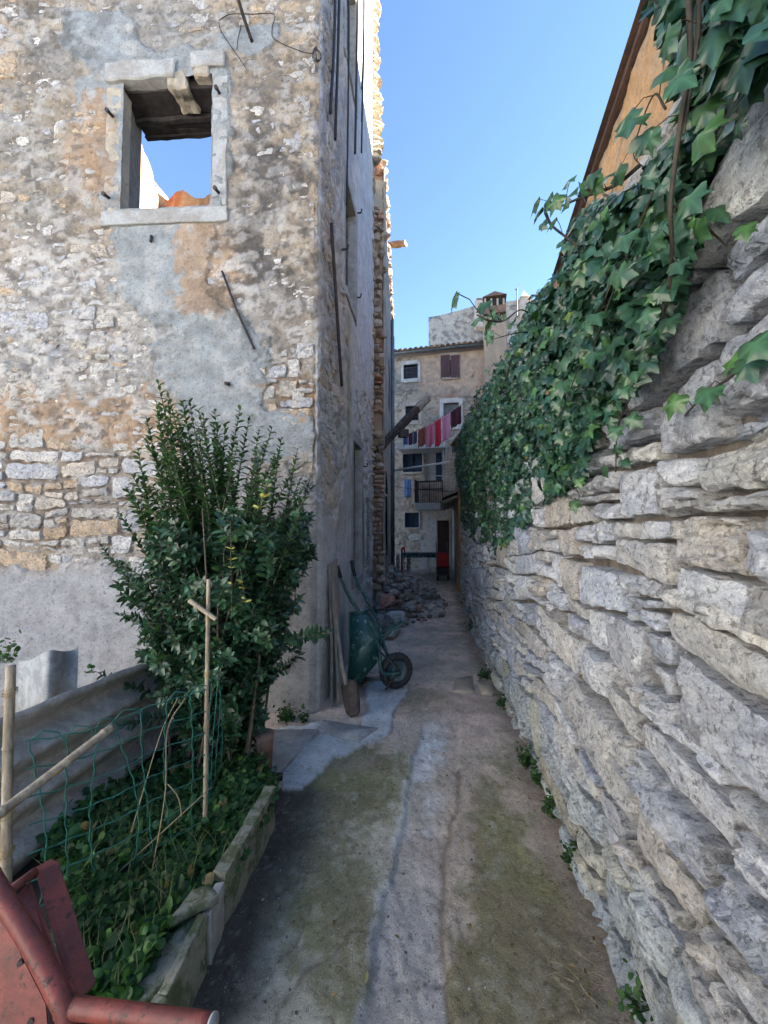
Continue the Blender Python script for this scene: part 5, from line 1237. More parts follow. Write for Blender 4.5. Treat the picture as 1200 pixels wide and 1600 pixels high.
    strand([(840, 500), (815, 484), (790, 500), (770, 502), (745, 492)], .004, [.15, .25, .4, .6, .7], .3, .10, (.03, .042), .1)
    strand([(840, 520), (810, 520), (770, 530)], .004, [.15, .3, .45], .4, .10, (.03, .042), .1)
    o = st.build('stems', M['ivy_stem'], T, True); o['kind'] = 'stuff'
    place_leaves('ivy', np.array(P_), np.array(Y_), np.array(Z_), np.array(S_), np.array(C_), M['leaf_ivy'], T, 30, rest='hanging_leaves')
ivy()
# ================================================================== FENCED BED on the left
def bed():
    # soil
    xs = np.arange(-2.2, -.60, .03); ys = np.arange(.5, 2.95, .03); X, Y = np.meshgrid(xs, ys, indexing='ij'); p = np.stack([X, Y, 0 * X], -1)
    KL = np.array([G(a, b, .2)[:2] for a, b in ((212, 1620), (262, 1555), (325, 1428), (352, 1372), (432, 1232))]); X = np.minimum(X, np.interp(Y, KL[:, 1], KL[:, 0]) - .025 - .35 * np.clip(Y - 2.45, 0, 1)); p = np.stack([X, Y, 0 * X], -1)
    Z = .13 + .03 * fbm(p, 4, 4, 141) - .16 * sstep(2.45, 2.6, Y) * (X > -1.0); idx = np.arange(X.size).reshape(X.shape); f = np.stack([idx[:-1, :-1], idx[1:, :-1], idx[1:, 1:], idx[:-1, 1:]], -1).reshape(-1, 4)
    tag(obj('garden_soil', mesh_from('garden_soil', np.stack([X, Y, Z], -1).reshape(-1, 3), f, M['soil'])), kind='structure')
    # kerb slabs set on edge
    T = thing('bed_edging', (-.62, 1.6, 0), 'mossy concrete slabs set on edge as the kerb of the planted bed', 'kerb')
    TOP = .20
    line = [G(x, y, TOP)[:2] for x, y in ((212, 1620), (262, 1555), (325, 1428), (352, 1372), (432, 1232))]
    import bmesh
    segs = [(line[0], line[1], .20, .04, 0), (line[1], line[2], .205, .035, .0), (line[2] + np.array([.01, .01]), line[3], .19, .035, 0), (line[3] + np.array([0, .005]), line[4], .215, .06, 0)]
    for k, (a, b, hgt, th, o) in enumerate(segs):
        d = (b - a) / np.linalg.norm(b - a); ww = Wall([tuple(a), tuple(b)], -1, rnd=.01)
        rough_block('edging_slab', 0.002, ww.len - .002, -.03, hgt, 0, th, M['moss_stone'] if k != 2 else M['dressed'], T, 30 + k, .007, W=ww, n=12, chip=.012)
    # flat mossy slabs lying behind the kerb
    def slab(name, poly, z, th, mat, lab, cat, seed, amp=.01, warpz=.0):
        q = np.array([G(x, y, z)[:2] for x, y in poly]); bm = bmesh.new(); vs = [bm.verts.new((*c, z)) for c in q]; fc = bm.faces.new(vs); r = bmesh.ops.extrude_face_region(bm, geom=[fc]); 
        for v in [g for g in r['geom'] if isinstance(g, bmesh.types.BMVert)]: v.co.z += th
        bmesh.ops.recalc_face_normals(bm, faces=bm.faces); bmesh.ops.triangulate(bm, faces=bm.faces)
        for _ in range(4): bmesh.ops.subdivide_edges(bm, edges=[e for e in bm.edges if e.calc_length() > .03], cuts=1)
        co = np.array([v.co for v in bm.verts]); dd = np.stack([fbm(co + seed, 9, 3, s) for s in (1, 2, 3)], -1) * amp * np.array([1.3, 1.3, 1])
        for v, w in zip(bm.verts, co + dd): v.co = w
        me = bpy.data.meshes.new(name); bm.to_mesh(me); bm.free(); me.polygons.foreach_set('use_smooth', [True] * len(me.polygons)); me.materials.append(M[mat]); return tag(obj(name, me), lab, cat)
    slab('stone_fragment', [(262, 1452), (278, 1432), (300, 1405), (328, 1393), (340, 1412), (300, 1432)], .205, .03, 'moss_stone', 'pale mossy stone flake lying across the bed kerb', 'stone', 3, .008)
    slab('stone_slab', [(205, 1590), (190, 1560), (300, 1440), (318, 1445), (250, 1560)], .165, .03, 'moss_stone', 'flat mossy slab lying in the bed just inside the kerb', 'stone', 5, .008)
    slab('stone_fragment', [(140, 1450), (150, 1430), (185, 1420), (180, 1445)], .16, .05, 'dressed', 'small white stone half buried in the leaves of the bed', 'stone', 7, .012)
    slab('paving_slab', [(405, 1208), (408, 1146), (498, 1146), (455, 1192), (432, 1222)], .012, .03, 'dressed', 'pale grey threshold slab on the ground between shrub and house corner', 'slab', 9, .006)
    slab('paving_slab', [(505, 1129), (590, 1142), (560, 1164), (500, 1150), (462, 1185)], .006, .022, 'dressed', 'broken pale slab on the ground at the house corner', 'slab', 12, .006)
    slab('cracked_slab', [(745, 1066), (752, 1086), (772, 1088), (768, 1064)], .004, .02, 'dressed_warm', 'small cracked slab beside the foot of the stone wall', 'slab', 14, .006)
    slab('cracked_slab', [(712, 1062), (738, 1058), (742, 1084), (706, 1082)], .003, .018, 'dressed_warm', 'cracked pale slab in the middle of the path beyond the wheelbarrow', 'slab', 15, .006)
    # terracotta pot base behind shrub
    c = G(404, 1228, .0); m = MB(); m.tube([c + np.array([0, .1, 0]), c + np.array([0, .1, .2]), c + np.array([0, .1, .24]), c + np.array([0, .1, .27])], [.05, .058, .066, .066], 20); tag(m.build('flower_pot', M['terracotta'], smooth=True), 'dusty terracotta pot standing under the shrub beside the kerb', 'pot')
bed()
def corrugated():
    A = np.array([P(-60, 1145, 1.66), P(262, 1016, 2.75)])         # top edge
    B = np.array([P(-60, 1490, 1.50), P(282, 1190, 2.9)])
    n, k = 30, 60; V = []
    for i in range(n):
        a = A[0] + (A[1] - A[0]) * i / (n - 1); b = B[0] + (B[1] - B[0]) * i / (n - 1); d = b - a; t = A[1] - A[0]; nn = np.cross(d, t); nn /= np.linalg.norm(nn); L = np.linalg.norm(d)
        for j in range(k):
            s = j / (k - 1); V.append(a + d * s + nn * .046 * math.sin(2 * math.pi * s * L / .185 + .9) + np.array([0, 0, .004 * math.sin(i * .8) * (1 - s)]))
    m = MB(); m.add(V, [(i * k + j, i * k + j + 1, (i + 1) * k + j + 1, (i + 1) * k + j) for i in range(n - 1) for j in range(k - 1)]); o = m.build('corrugated_panel', M['fibre_cement'], smooth=True)
    o.modifiers.new('s', 'SOLIDIFY').thickness = .009; tag(o, 'grey corrugated fibre cement sheet standing on edge behind the bed', 'corrugated sheet')
    # thin curved white sheet behind it
    V = []; n = 14
    for i in range(n):
        x = 28 + (122 - 28) * i / (n - 1); yt = 1032 - 22 * i / (n - 1) + 4 * math.sin(i * .7); d = 2.35 + .09 * math.cos(i * .5)
        a = P(x, yt, d); V += [a, a * np.array([1, 1, 0]) + np.array([0, 0, .25])]
    m = MB(); m.add(V, [(2 * i, 2 * i + 1, 2 * i + 3, 2 * i + 2) for i in range(n - 1)]); o = m.build('bent_sheet', M['white_metal'], smooth=True); o.modifiers.new('s', 'SOLIDIFY').thickness = .004; tag(o, 'bent dull white sheet standing behind the corrugated panel', 'sheet')
corrugated()
def bamboo(name, pts, r, lab, nodes=.24, ties=()):
    pts = np.array(pts); c = curve_pts(pts, 10) if len(pts) > 2 else np.linspace(pts[0], pts[-1], 24); d = np.r_[0, np.cumsum(np.linalg.norm(np.diff(c, axis=0), axis=1))]
    L = d[-1]; s = np.unique(np.r_[np.linspace(0, L, 30), *[[k - .006, k - .002, k + .002, k + .006] for k in np.arange(.12, L, nodes)]]); s = s[(s >= 0) & (s <= L)]
    q = np.stack([np.interp(s, d, c[:, k]) for k in range(3)], -1); rr = np.full(len(s), r)
    for k in np.arange(.12, L, nodes): rr = np.where(np.abs(s - k) < .004, r * 1.16, rr)
    T = thing(name, q[0], lab, 'bamboo cane'); m = MB(); m.tube(q, rr * np.linspace(1, .88, len(s)), 12); m.build('cane', M['bamboo'], T, True)
    for f in ties:
        p = np.array([np.interp(f * L, d, c[:, k]) for k in range(3)]); p2 = np.array([np.interp(f * L + .012, d, c[:, k]) for k in range(3)]); m = MB()
        for j in range(3): m.tube(np.array([p + (p2 - p) * (j * .7) + (r * 1.25) * np.array([math.cos(t), math.sin(t), .25 * math.sin(t + j)]) for t in np.linspace(0, 2 * math.pi, 14)]), .0016, 4, False)
        m.build('tie', M['twine'], T, True)
    return T
S1 = (P(320, 1312, 1.93), P(323, 1100, 1.94), P(326, 905, 1.95))
bamboo('bamboo_stake', S1, .0105, 'upright bamboo stake with a short crosspiece in front of the shrub', .22, (.42, .62, .84))
bamboo('bamboo_crosspiece', (P(296, 938, 1.92), P(338, 968, 1.90)), .0115, 'short bamboo piece tied across the top of the upright stake', .5)
S0 = (P(8, 1500, 1.46), P(12, 1200, 1.48), P(17, 1040, 1.5))
bamboo('bamboo_post', S0, .0175, 'thick bamboo post at the left edge above the red gate', .2, (.35, .48, .9))
bamboo('bamboo_rail', (P(-70, 1322, 1.18), P(40, 1240, 1.36), P(176, 1135, 1.62)), .0165, 'thick pale bamboo cane lying diagonally against the post', .33, (.55,))
def mesh_fence():
    T = thing('wire_mesh_fence', P(30, 1240, 1.45), 'sagging green coated wire mesh between the bamboo post and the shrub', 'wire fence')
    pl = [np.array(P(28, 1240, 1.46)[:2]), np.array(P(180, 1150, 1.66)[:2]), np.array(P(322, 1090, 1.92)[:2]), np.array([-.98, 2.35])]
    d = np.r_[0, np.cumsum([np.linalg.norm(pl[i + 1] - pl[i]) for i in range(3)])]; L = d[-1]; rng = np.random.default_rng(3)
    X = lambda s: np.array([np.interp(s, d, [p[k] for p in pl]) for k in range(2)])
    def pt(s, z):
        q = X(s); w = .020 * math.sin(s * 6 + z * 3) + .005 * math.sin(s * 17 + z * 7); sag = -.03 * math.sin(math.pi * min(1, s / .45)) * (z / .8)
        return np.array([q[0] + w + (.8 - z) * .03, q[1] + w * .5, .13 + z + sag])
    nz = 8; H = .70
    for k in range(nz):
        z = H * k / (nz - 1); pts = []
        for s in np.linspace(0, L, 70): pts.append(pt(s, z) + np.array([0, 0, .003 * math.sin(s / .1 * math.pi * 2)]))
        m = MB(); m.tube(pts, .0028, 5, False); m.build('horizontal_wire', M['green_wire'], T, True)
    s = 0.02
    while s < L:
        pts = []; b = rng.normal(0, .015); loop = rng.random() < .5
        for z in np.linspace(0, H, 22): q = pt(s + b * math.sin(z * 5) + .004 * math.sin(z / H * math.pi * 14), z); pts.append(q)
        if loop: pts += [pt(s + .03, H + .03), pt(s + .075, H + .015), pt(s + .10, H - .03)]
        m = MB(); m.tube(pts, .0028, 5, False); m.build('vertical_wire', M['green_wire'], T, True); s += .098 + rng.normal(0, .006)
mesh_fence()
def ground_cover():
    rng = np.random.default_rng(41); n = 9500; poly = [(75, 1330), (140, 1270), (200, 1230), (290, 1190), (380, 1170), (430, 1215), (425, 1250), (365, 1350), (330, 1395), (290, 1440), (245, 1500), (210, 1580), (90, 1580), (95, 1450)]
    x = rng.uniform(60, 440, n * 4); y = rng.uniform(1160, 1600, n * 4); ok = in_poly(x + rng.normal(0, 6, n * 4), y + rng.normal(0, 6, n * 4), poly); x = x[ok][:n]; y = y[ok][:n]
    r = np.stack([ray(a, b) for a, b in zip(x, y)]); g = r * ((.15 - EYE) / r[:, 2])[:, None] + np.array([0, 0, EYE]); h = .02 + .13 * np.clip(.5 + fbm(g, 3.5, 3, 9), 0, 1.2) * rng.uniform(.2, 1, len(g)); edge = sstep(-.62, -.80, g[:, 0]); h = h * (.25 + .75 * edge)
    p = g + np.stack([0 * h, 0 * h, h], -1); n = len(p)
    Y = np.stack([rng.normal(0, 1, n), rng.normal(0, 1, n), rng.normal(.25, .4, n)], -1); Z = np.array([0, -.25, 1]) + rng.normal(0, .45, (n, 3))
    c = np.array([.035, .095, .028]) * rng.uniform(.5, 1.5, n)[:, None]; b = rng.random(n); c = np.where((b < .10)[:, None], c * np.array([1.9, 1.6, 1]), c); c = np.where((b > .985)[:, None], np.array([.22, .17, .08]), c)
    V, F_ = leaf_template('round'); R = frames(Y, Z); size = rng.uniform(.018, .042, n); size = np.where(b > .93, size * 1.5, size)
    W = (np.einsum('nij,vj->nvi', R, V) * size[:, None, None] + p[:, None]).reshape(-1, 3); FF = (F_[None] + (np.arange(n) * len(V))[:, None, None]).reshape(-1, 3)
    o = obj('ground_cover', mesh_from('ground_cover', W, FF, M['leaf_ground'], np.repeat(c, len(V), 0))); tag(o, 'low dark green weeds carpeting the bed behind the kerb', 'weeds', kind='stuff')
    m = MB()
    for i in rng.choice(n, 900, replace=False):
        m.tube([g[i], (g[i] + p[i]) / 2 + rng.normal(0, .01, 3), p[i]], .0011, 3, False)
    for k in range(240):
        i = rng.integers(n); a = g[i]; e = a + np.array([rng.normal(0, .07), rng.normal(0, .07), rng.uniform(.06, .2)]); m.tube([a, (a + e) / 2 + np.array([0, 0, .02]), e], [.0022, .0018, .0004], 3, False)
    tag(m.build('grass_blades', M['green_stem'], smooth=True), 'thin grass blades and stalks among the weeds of the bed', 'grass', kind='stuff')
    # long dry stalks leaning in the mesh
    for k, pts in enumerate([[(205, 1300, 1.75), (250, 1150, 1.85), (278, 1090, 1.9)], [(238, 1360, 1.7), (258, 1240, 1.75), (262, 1140, 1.8), (290, 1090, 1.85)], [(180, 1340, 1.7), (120, 1395, 1.6), (95, 1430, 1.5)], [(262, 1225, 1.75), (278, 1245, 1.75), (284, 1275, 1.75)], [(160, 1385, 1.6), (210, 1340, 1.7), (330, 1230, 1.9)]]):
        m = MB(); m.tube(curve_pts([P(*q) for q in pts], 6), .0026, 5); tag(m.build('dry_stalk', M['straw'], smooth=True), ['long straight dry stalk leaning left of the upright stake', 'long bent dry stalk rising beside the upright stake', 'dry stalk lying low in the weeds near the red gate', 'short green-brown stalk curling down in the middle of the mesh', 'thin dry stalk slanting through the mesh towards the shrub'][k], 'stalk')
ground_cover()
def weed(c, r, n, lab, seed, hgt=.10, name='weed_tuft'):
    rng = np.random.default_rng(seed); p = np.stack([rng.normal(0, r * .5, n), rng.normal(0, r * .5, n), np.abs(rng.normal(0, hgt * .5, n))], -1) + c
    Y = np.stack([rng.normal(0, 1, n), rng.normal(0, 1, n), rng.normal(.6, .5, n)], -1); Z = np.array([0, 0, 1]) + rng.normal(0, .5, (n, 3)); T = thing(name, c, lab, 'weed')
    V, F_ = leaf_template('round'); R = frames(Y, Z); size = rng.uniform(.012, .03, n); W = (np.einsum('nij,vj->nvi', R, V) * size[:, None, None] + p[:, None]).reshape(-1, 3); FF = (F_[None] + (np.arange(n) * len(V))[:, None, None]).reshape(-1, 3)
    col = np.array([.04, .10, .03]) * rng.uniform(.6, 1.5, n)[:, None]; o = obj('leaves', mesh_from('leaves', W, FF, M['leaf_ground'], np.repeat(col, len(V), 0)), T); o['kind'] = 'stuff'
    m = MB()
    for i in range(0, n, 4): m.tube([c + rng.normal(0, .01, 3) * np.array([1, 1, 0]), p[i]], .001, 3, False)
    o = m.build('stems', M['green_stem'], T, True); o['kind'] = 'stuff'
for k, (x, y, r, n, lab) in enumerate([(897, 1350, .05, 150, 'bright green weed tuft at the wall foot, second nearest to the camera'), (1000, 1585, .05, 150, 'weed tuft at the wall foot in the bottom right corner'), (860, 1272, .035, 80, 'small weed at the wall foot between the two larger near tufts'), (822, 1195, .06, 170, 'dark weed tuft at the wall foot level with the paving slab'), (838, 1225, .04, 90, 'little weed just in front of the dark tuft at the wall foot'),
        (788, 1105, .07, 150, 'weed patch at the wall foot beside the cracked slab'), (757, 1060, .07, 150, 'weed patch at the wall foot level with the wheel'), (742, 985, .14, 330, 'large weed clump at the wall foot beyond the wheelbarrow'), (728, 945, .16, 260, 'farthest weed clump at the foot of the stone wall'), (447, 1125, .07, 220, 'low weeds at the foot of the ruined house near its corner'), (475, 1128, .04, 80, 'tiny weed right at the house corner'), (8, 1035, .05, 60, 'geranium leaves poking up behind the bamboo post')]):
    c = G(x, y) if k < 11 else P(12, 1035, 2.0); weed(c + np.array([0, 0, .0]), r, n, lab, 60 + k, .10 if r < .1 else .22, 'weed_tuft' if k < 11 else 'geranium')
weed(P(140, 1052, 2.3), .02, 14, 'single small green sprig showing above the corrugated panel', 99, .03, 'green_sprig')

# ================================================================== pebbles and litter
def pebbles():
    rng = np.random.default_rng(51); n = 3600; x = rng.uniform(250, 1020, n * 2); y = 900 + 700 * rng.random(n * 2) ** .8
    wx = np.interp(y, [877, 930, 989, 1037, 1103, 1270, 1600], [701, 720, 736, 760, 795, 870, 1010]); lx = np.interp(y, [900, 1000, 1110, 1240, 1385, 1580, 1700], [600, 560, 505, 435, 360, 270, 200]); ok = (x < wx - 4) & (x > lx + 6)
    x = x[ok][:n]; y = y[ok][:n]; V0 = []; m = MB(); V = []; F_ = []; C = []
    ico = np.array([(0, 0, 1), (.9, 0, .3), (.3, .85, .3), (-.7, .5, .3), (-.7, -.5, .3), (.3, -.85, .3), (.5, .4, -.6), (-.5, .1, -.6), (.2, -.6, -.6)]); fi = np.array([(0, 1, 2), (0, 2, 3), (0, 3, 4), (0, 4, 5), (0, 5, 1), (1, 6, 2), (2, 6, 7), (2, 7, 3), (3, 7, 4), (4, 7, 8), (4, 8, 5), (5, 8, 1), (1, 8, 6), (6, 8, 7)])
    for i, (a, b) in enumerate(zip(x, y)):
        c = G(a, b); s = rng.uniform(.0009, .0026) * (1 + 1.8 * (rng.random() < .04)) * (1 + .25 * c[1]); R = rotz(rng.uniform(0, 6)); v = (ico * rng.uniform(.6, 1.3, (9, 3)) * np.array([s, s * .8, s * .5])) @ R.T + c + np.array([0, 0, s * .2 + .008]); V.append(v); F_.append(fi + 9 * i); g = rng.choice([.42, .28, .2, .12], p=[.08, .27, .37, .28]) * rng.uniform(.8, 1.1); C.append(np.tile([g, g * .96, g * .9], (9, 1)))
    o = obj('gravel', mesh_from('gravel', np.vstack(V), np.vstack(F_), M['stone'], np.vstack(C), False)); tag(o, 'loose grit and small pebbles scattered over the path', 'gravel', kind='stuff')
pebbles()
def litter():
    rng = np.random.default_rng(77); n = 70; y = 930 + 660 * rng.random(n) ** .9
    wx = np.interp(y, [877, 930, 989, 1037, 1103, 1270, 1600], [701, 720, 736, 760, 795, 870, 1010]); x = np.where(rng.random(n) < .6, wx - rng.uniform(6, 70, n) * (y - 850) / 500, rng.uniform(430, 800, n)); x = np.minimum(x, wx - 5)
    p = np.array([G(a, b, .016) for a, b in zip(x, y)]); V, F_ = leaf_template('laurel'); Y = np.stack([rng.normal(0, 1, n), rng.normal(0, 1, n), rng.normal(0, .1, n)], -1); Z = np.array([0, 0, 1]) + rng.normal(0, .25, (n, 3)); R = frames(Y, Z); size = rng.uniform(.012, .03, n)
    W = (np.einsum('nij,vj->nvi', R, V) * size[:, None, None] + p[:, None]).reshape(-1, 3); FF = (F_[None] + (np.arange(n) * len(V))[:, None, None]).reshape(-1, 3); c = np.array([(.20, .13, .07), (.30, .21, .11), (.12, .08, .05), (.25, .23, .10)])[rng.integers(0, 4, n)]
    tag(obj('leaf_litter', mesh_from('leaf_litter', W, FF, M['leaf_ground'], np.repeat(c, len(V), 0))), 'dry brown leaves scattered on the path and along the wall foot', 'leaf litter', kind='stuff')
    m = MB()
    for i in range(60):
        a = p[rng.integers(n)] + rng.normal(0, .05, 3) * [1, 1, 0]; t = rng.uniform(0, 6.3); L = rng.uniform(.03, .12); m.tube([a, a + np.array([math.cos(t), math.sin(t), .05]) * L / 2 + [0, 0, .004], a + np.array([math.cos(t + .3), math.sin(t + .3), 0]) * L], [.0014, .0012, .0006], 4, False)
    tag(m.build('twigs', M['straw'], smooth=True), 'thin dry twigs and straws scattered on the path', 'twigs', kind='stuff')
litter()

# ================================================================== rubble heap along the left ruins
def free_stone(name, c, size, mat, seed, parent=None, col=(.4, .36, .3), boxy=.5, rot=None, n=8):
    """loose stone: cube sphere pushed towards a box, chipped by planes"""
    rng = np.random.default_rng(seed); g = np.linspace(-1, 1, n); V = []; idx = {}; F_ = []
    for ax in range(3):
        for sg in (-1, 1):
            for i in range(n - 1):
                for j in range(n - 1):
                    f = []
                    for a, b in ((i, j), (i + 1, j), (i + 1, j + 1), (i, j + 1)):
                        q = [0, 0, 0]; q[ax] = sg; q[(ax + 1) % 3] = g[a]; q[(ax + 2) % 3] = g[b]; key = tuple(round(t, 5) for t in q)
                        if key not in idx: idx[key] = len(V); V.append(q)
                        f.append(idx[key])
                    F_.append(f if sg > 0 else f[::-1])
    V = np.array(V, float); s = V / np.linalg.norm(V, axis=1)[:, None]; V = s * (1 - boxy) * 1.1 + V * boxy * .85
    for _ in range(5):
        nn = rng.normal(0, 1, 3); nn /= np.linalg.norm(nn); d = rng.uniform(.6, .9); k = V @ nn - d; V -= np.where(k > 0, k, 0)[:, None] * nn * .9
    V = V * np.asarray(size) / 2; V += np.stack([fbm(V + seed, 9 / max(.1, max(size)) * .3, 2, k) for k in (1, 2, 3)], -1) * .06 * min(size)
    if rot is None: rot = rotz(rng.uniform(0, 6))
    V = V @ np.asarray(rot).T + np.asarray(c); return V, np.array(F_), np.tile(np.asarray(col, float), (len(V), 1))
def heap():
    rng = np.random.default_rng(61); T = thing('rubble_heap', (.4, 9, 0), 'long heap of rubble and earth sloping down from the second ruined house', 'rubble heap')
    us = np.arange(6.6, 13.5, .05); ws = np.linspace(0, 1, 34); U, Wt = np.meshgrid(us, ws, indexing='ij'); left = np.interp(U, [6.6, 7.2, 14], [-.35, -.06, .28]); wid = np.interp(U, [6.6, 7.5, 9, 12, 13.5], [.4, .7, .85, .6, .3]); hh = np.interp(U, [6.6, 7.3, 8.5, 10.5, 12.5, 13.5], [.08, .38, .68, .66, .3, .04])
    X = left + wid * Wt; p = np.stack([X, U, 0 * X], -1); Z = hh * (1 - Wt) ** 1.25 * (1 + .3 * fbm(p, 2.5, 3, 71)) + .05 * fbm(p, 8, 3, 72) - .03; f = np.arange(X.size).reshape(X.shape); f = np.stack([f[:-1, :-1], f[1:, :-1], f[1:, 1:], f[:-1, 1:]], -1).reshape(-1, 4)
    C = mix(np.broadcast_to(np.array([.22, .165, .125]), X.shape + (3,)), np.array([.12, .10, .075]), sstep(-.2, .3, fbm(p, 5, 3, 73)))
    obj('earth_mound', mesh_from('earth_mound', np.stack([X, U, Z], -1).reshape(-1, 3), f, M['ground'], C.reshape(-1, 3)), T)
    H = lambda x, y: float(np.interp(y, [6.6, 7.3, 8.5, 10.5, 12.5, 13.5], [.08, .38, .68, .66, .3, .04]) * max(0, 1 - (x - np.interp(y, [6.6, 7.2, 14], [-.35, -.06, .28])) / np.interp(y, [6.6, 7.5, 9, 12, 13.5], [.5, .8, .95, .65, .35])) ** 1.25)
    L = []
    for i in range(520):
        y = rng.uniform(6.5, 13); l = np.interp(y, [6.6, 7.2, 14], [-.3, -.02, .3]); w = np.interp(y, [6.6, 7.5, 9, 12, 13.5], [.75, 1.2, 1.3, .9, .5]); x = l + w * rng.random() ** 1.3; s = rng.uniform(.035, .13) if i > 60 else rng.uniform(.11, .22)
        L.append((s / y, x, y, s))
    L.sort(reverse=True); rest = []
    for i, (_, x, y, s) in enumerate(L):
        c = (.56, .51, .44) if rng.random() < .6 else ((.45, .27, .20) if rng.random() < .45 else (.26, .21, .17)); a = rng.uniform(-.6, .6, 3); R = rotz(rng.uniform(0, 6)) @ np.array([[1, 0, 0], [0, math.cos(a[0]), -math.sin(a[0])], [0, math.sin(a[0]), math.cos(a[0])]])
        V, Fc, cc = free_stone('s', (x, y, H(x, y) + s * .2), (s * rng.uniform(.9, 1.5), s, s * rng.uniform(.5, .8)), None, i, None, np.array(c) * rng.uniform(.7, 1.15), .45, R, 6 if s > .1 else 4)
        if i < 280: obj('stone', mesh_from('stone', V, Fc, M['stone_far'], cc, False), T)
        else: rest.append((V, Fc, cc))
    joined('small_rubble', rest, M['stone_far'], T, smooth=False)
heap()
for k, (x, y, d, sz, col, b, lab, name, cat) in enumerate([
        (606, 940, 6.3, (.30, .28, .24), (.50, .27, .22), .75, 'pinkish brick block on top of the little stack behind the wheelbarrow', 'brick_block', 'block'),
        (617, 962, 6.1, (.30, .26, .20), (.62, .62, .60), .7, 'white limestone block right behind the wheelbarrow, under the pink one', 'limestone_block', 'block'),
        (594, 955, 6.25, (.16, .16, .24), (.36, .36, .35), .55, 'grey stone standing left of the pink brick block', 'grey_stone', 'stone'),
        (596, 938, 6.6, (.20, .2, .22), (.38, .34, .30), .5, 'rounded brown-grey stone behind the pink brick block', 'grey_stone', 'stone'),
        (611, 985, 5.9, (.40, .24, .14), (.50, .51, .49), .7, 'long pale stone at the bottom of the little stack behind the wheelbarrow', 'limestone_block', 'block'),
        (590, 975, 5.8, (.22, .22, .30), (.33, .33, .32), .5, 'grey stone tucked behind the barrow frame', 'grey_stone', 'stone')]):
    V, Fc, cc = free_stone('s', P(x, y, d), sz, None, 800 + k, None, col, b, rotz(.3 * k), 10)
    zmin = V[:, 2].min()
    tag(obj(name, mesh_from(name, V, Fc, M['stone_far'], cc, False)), lab, cat)
    if k == 5 or k == 4: pass
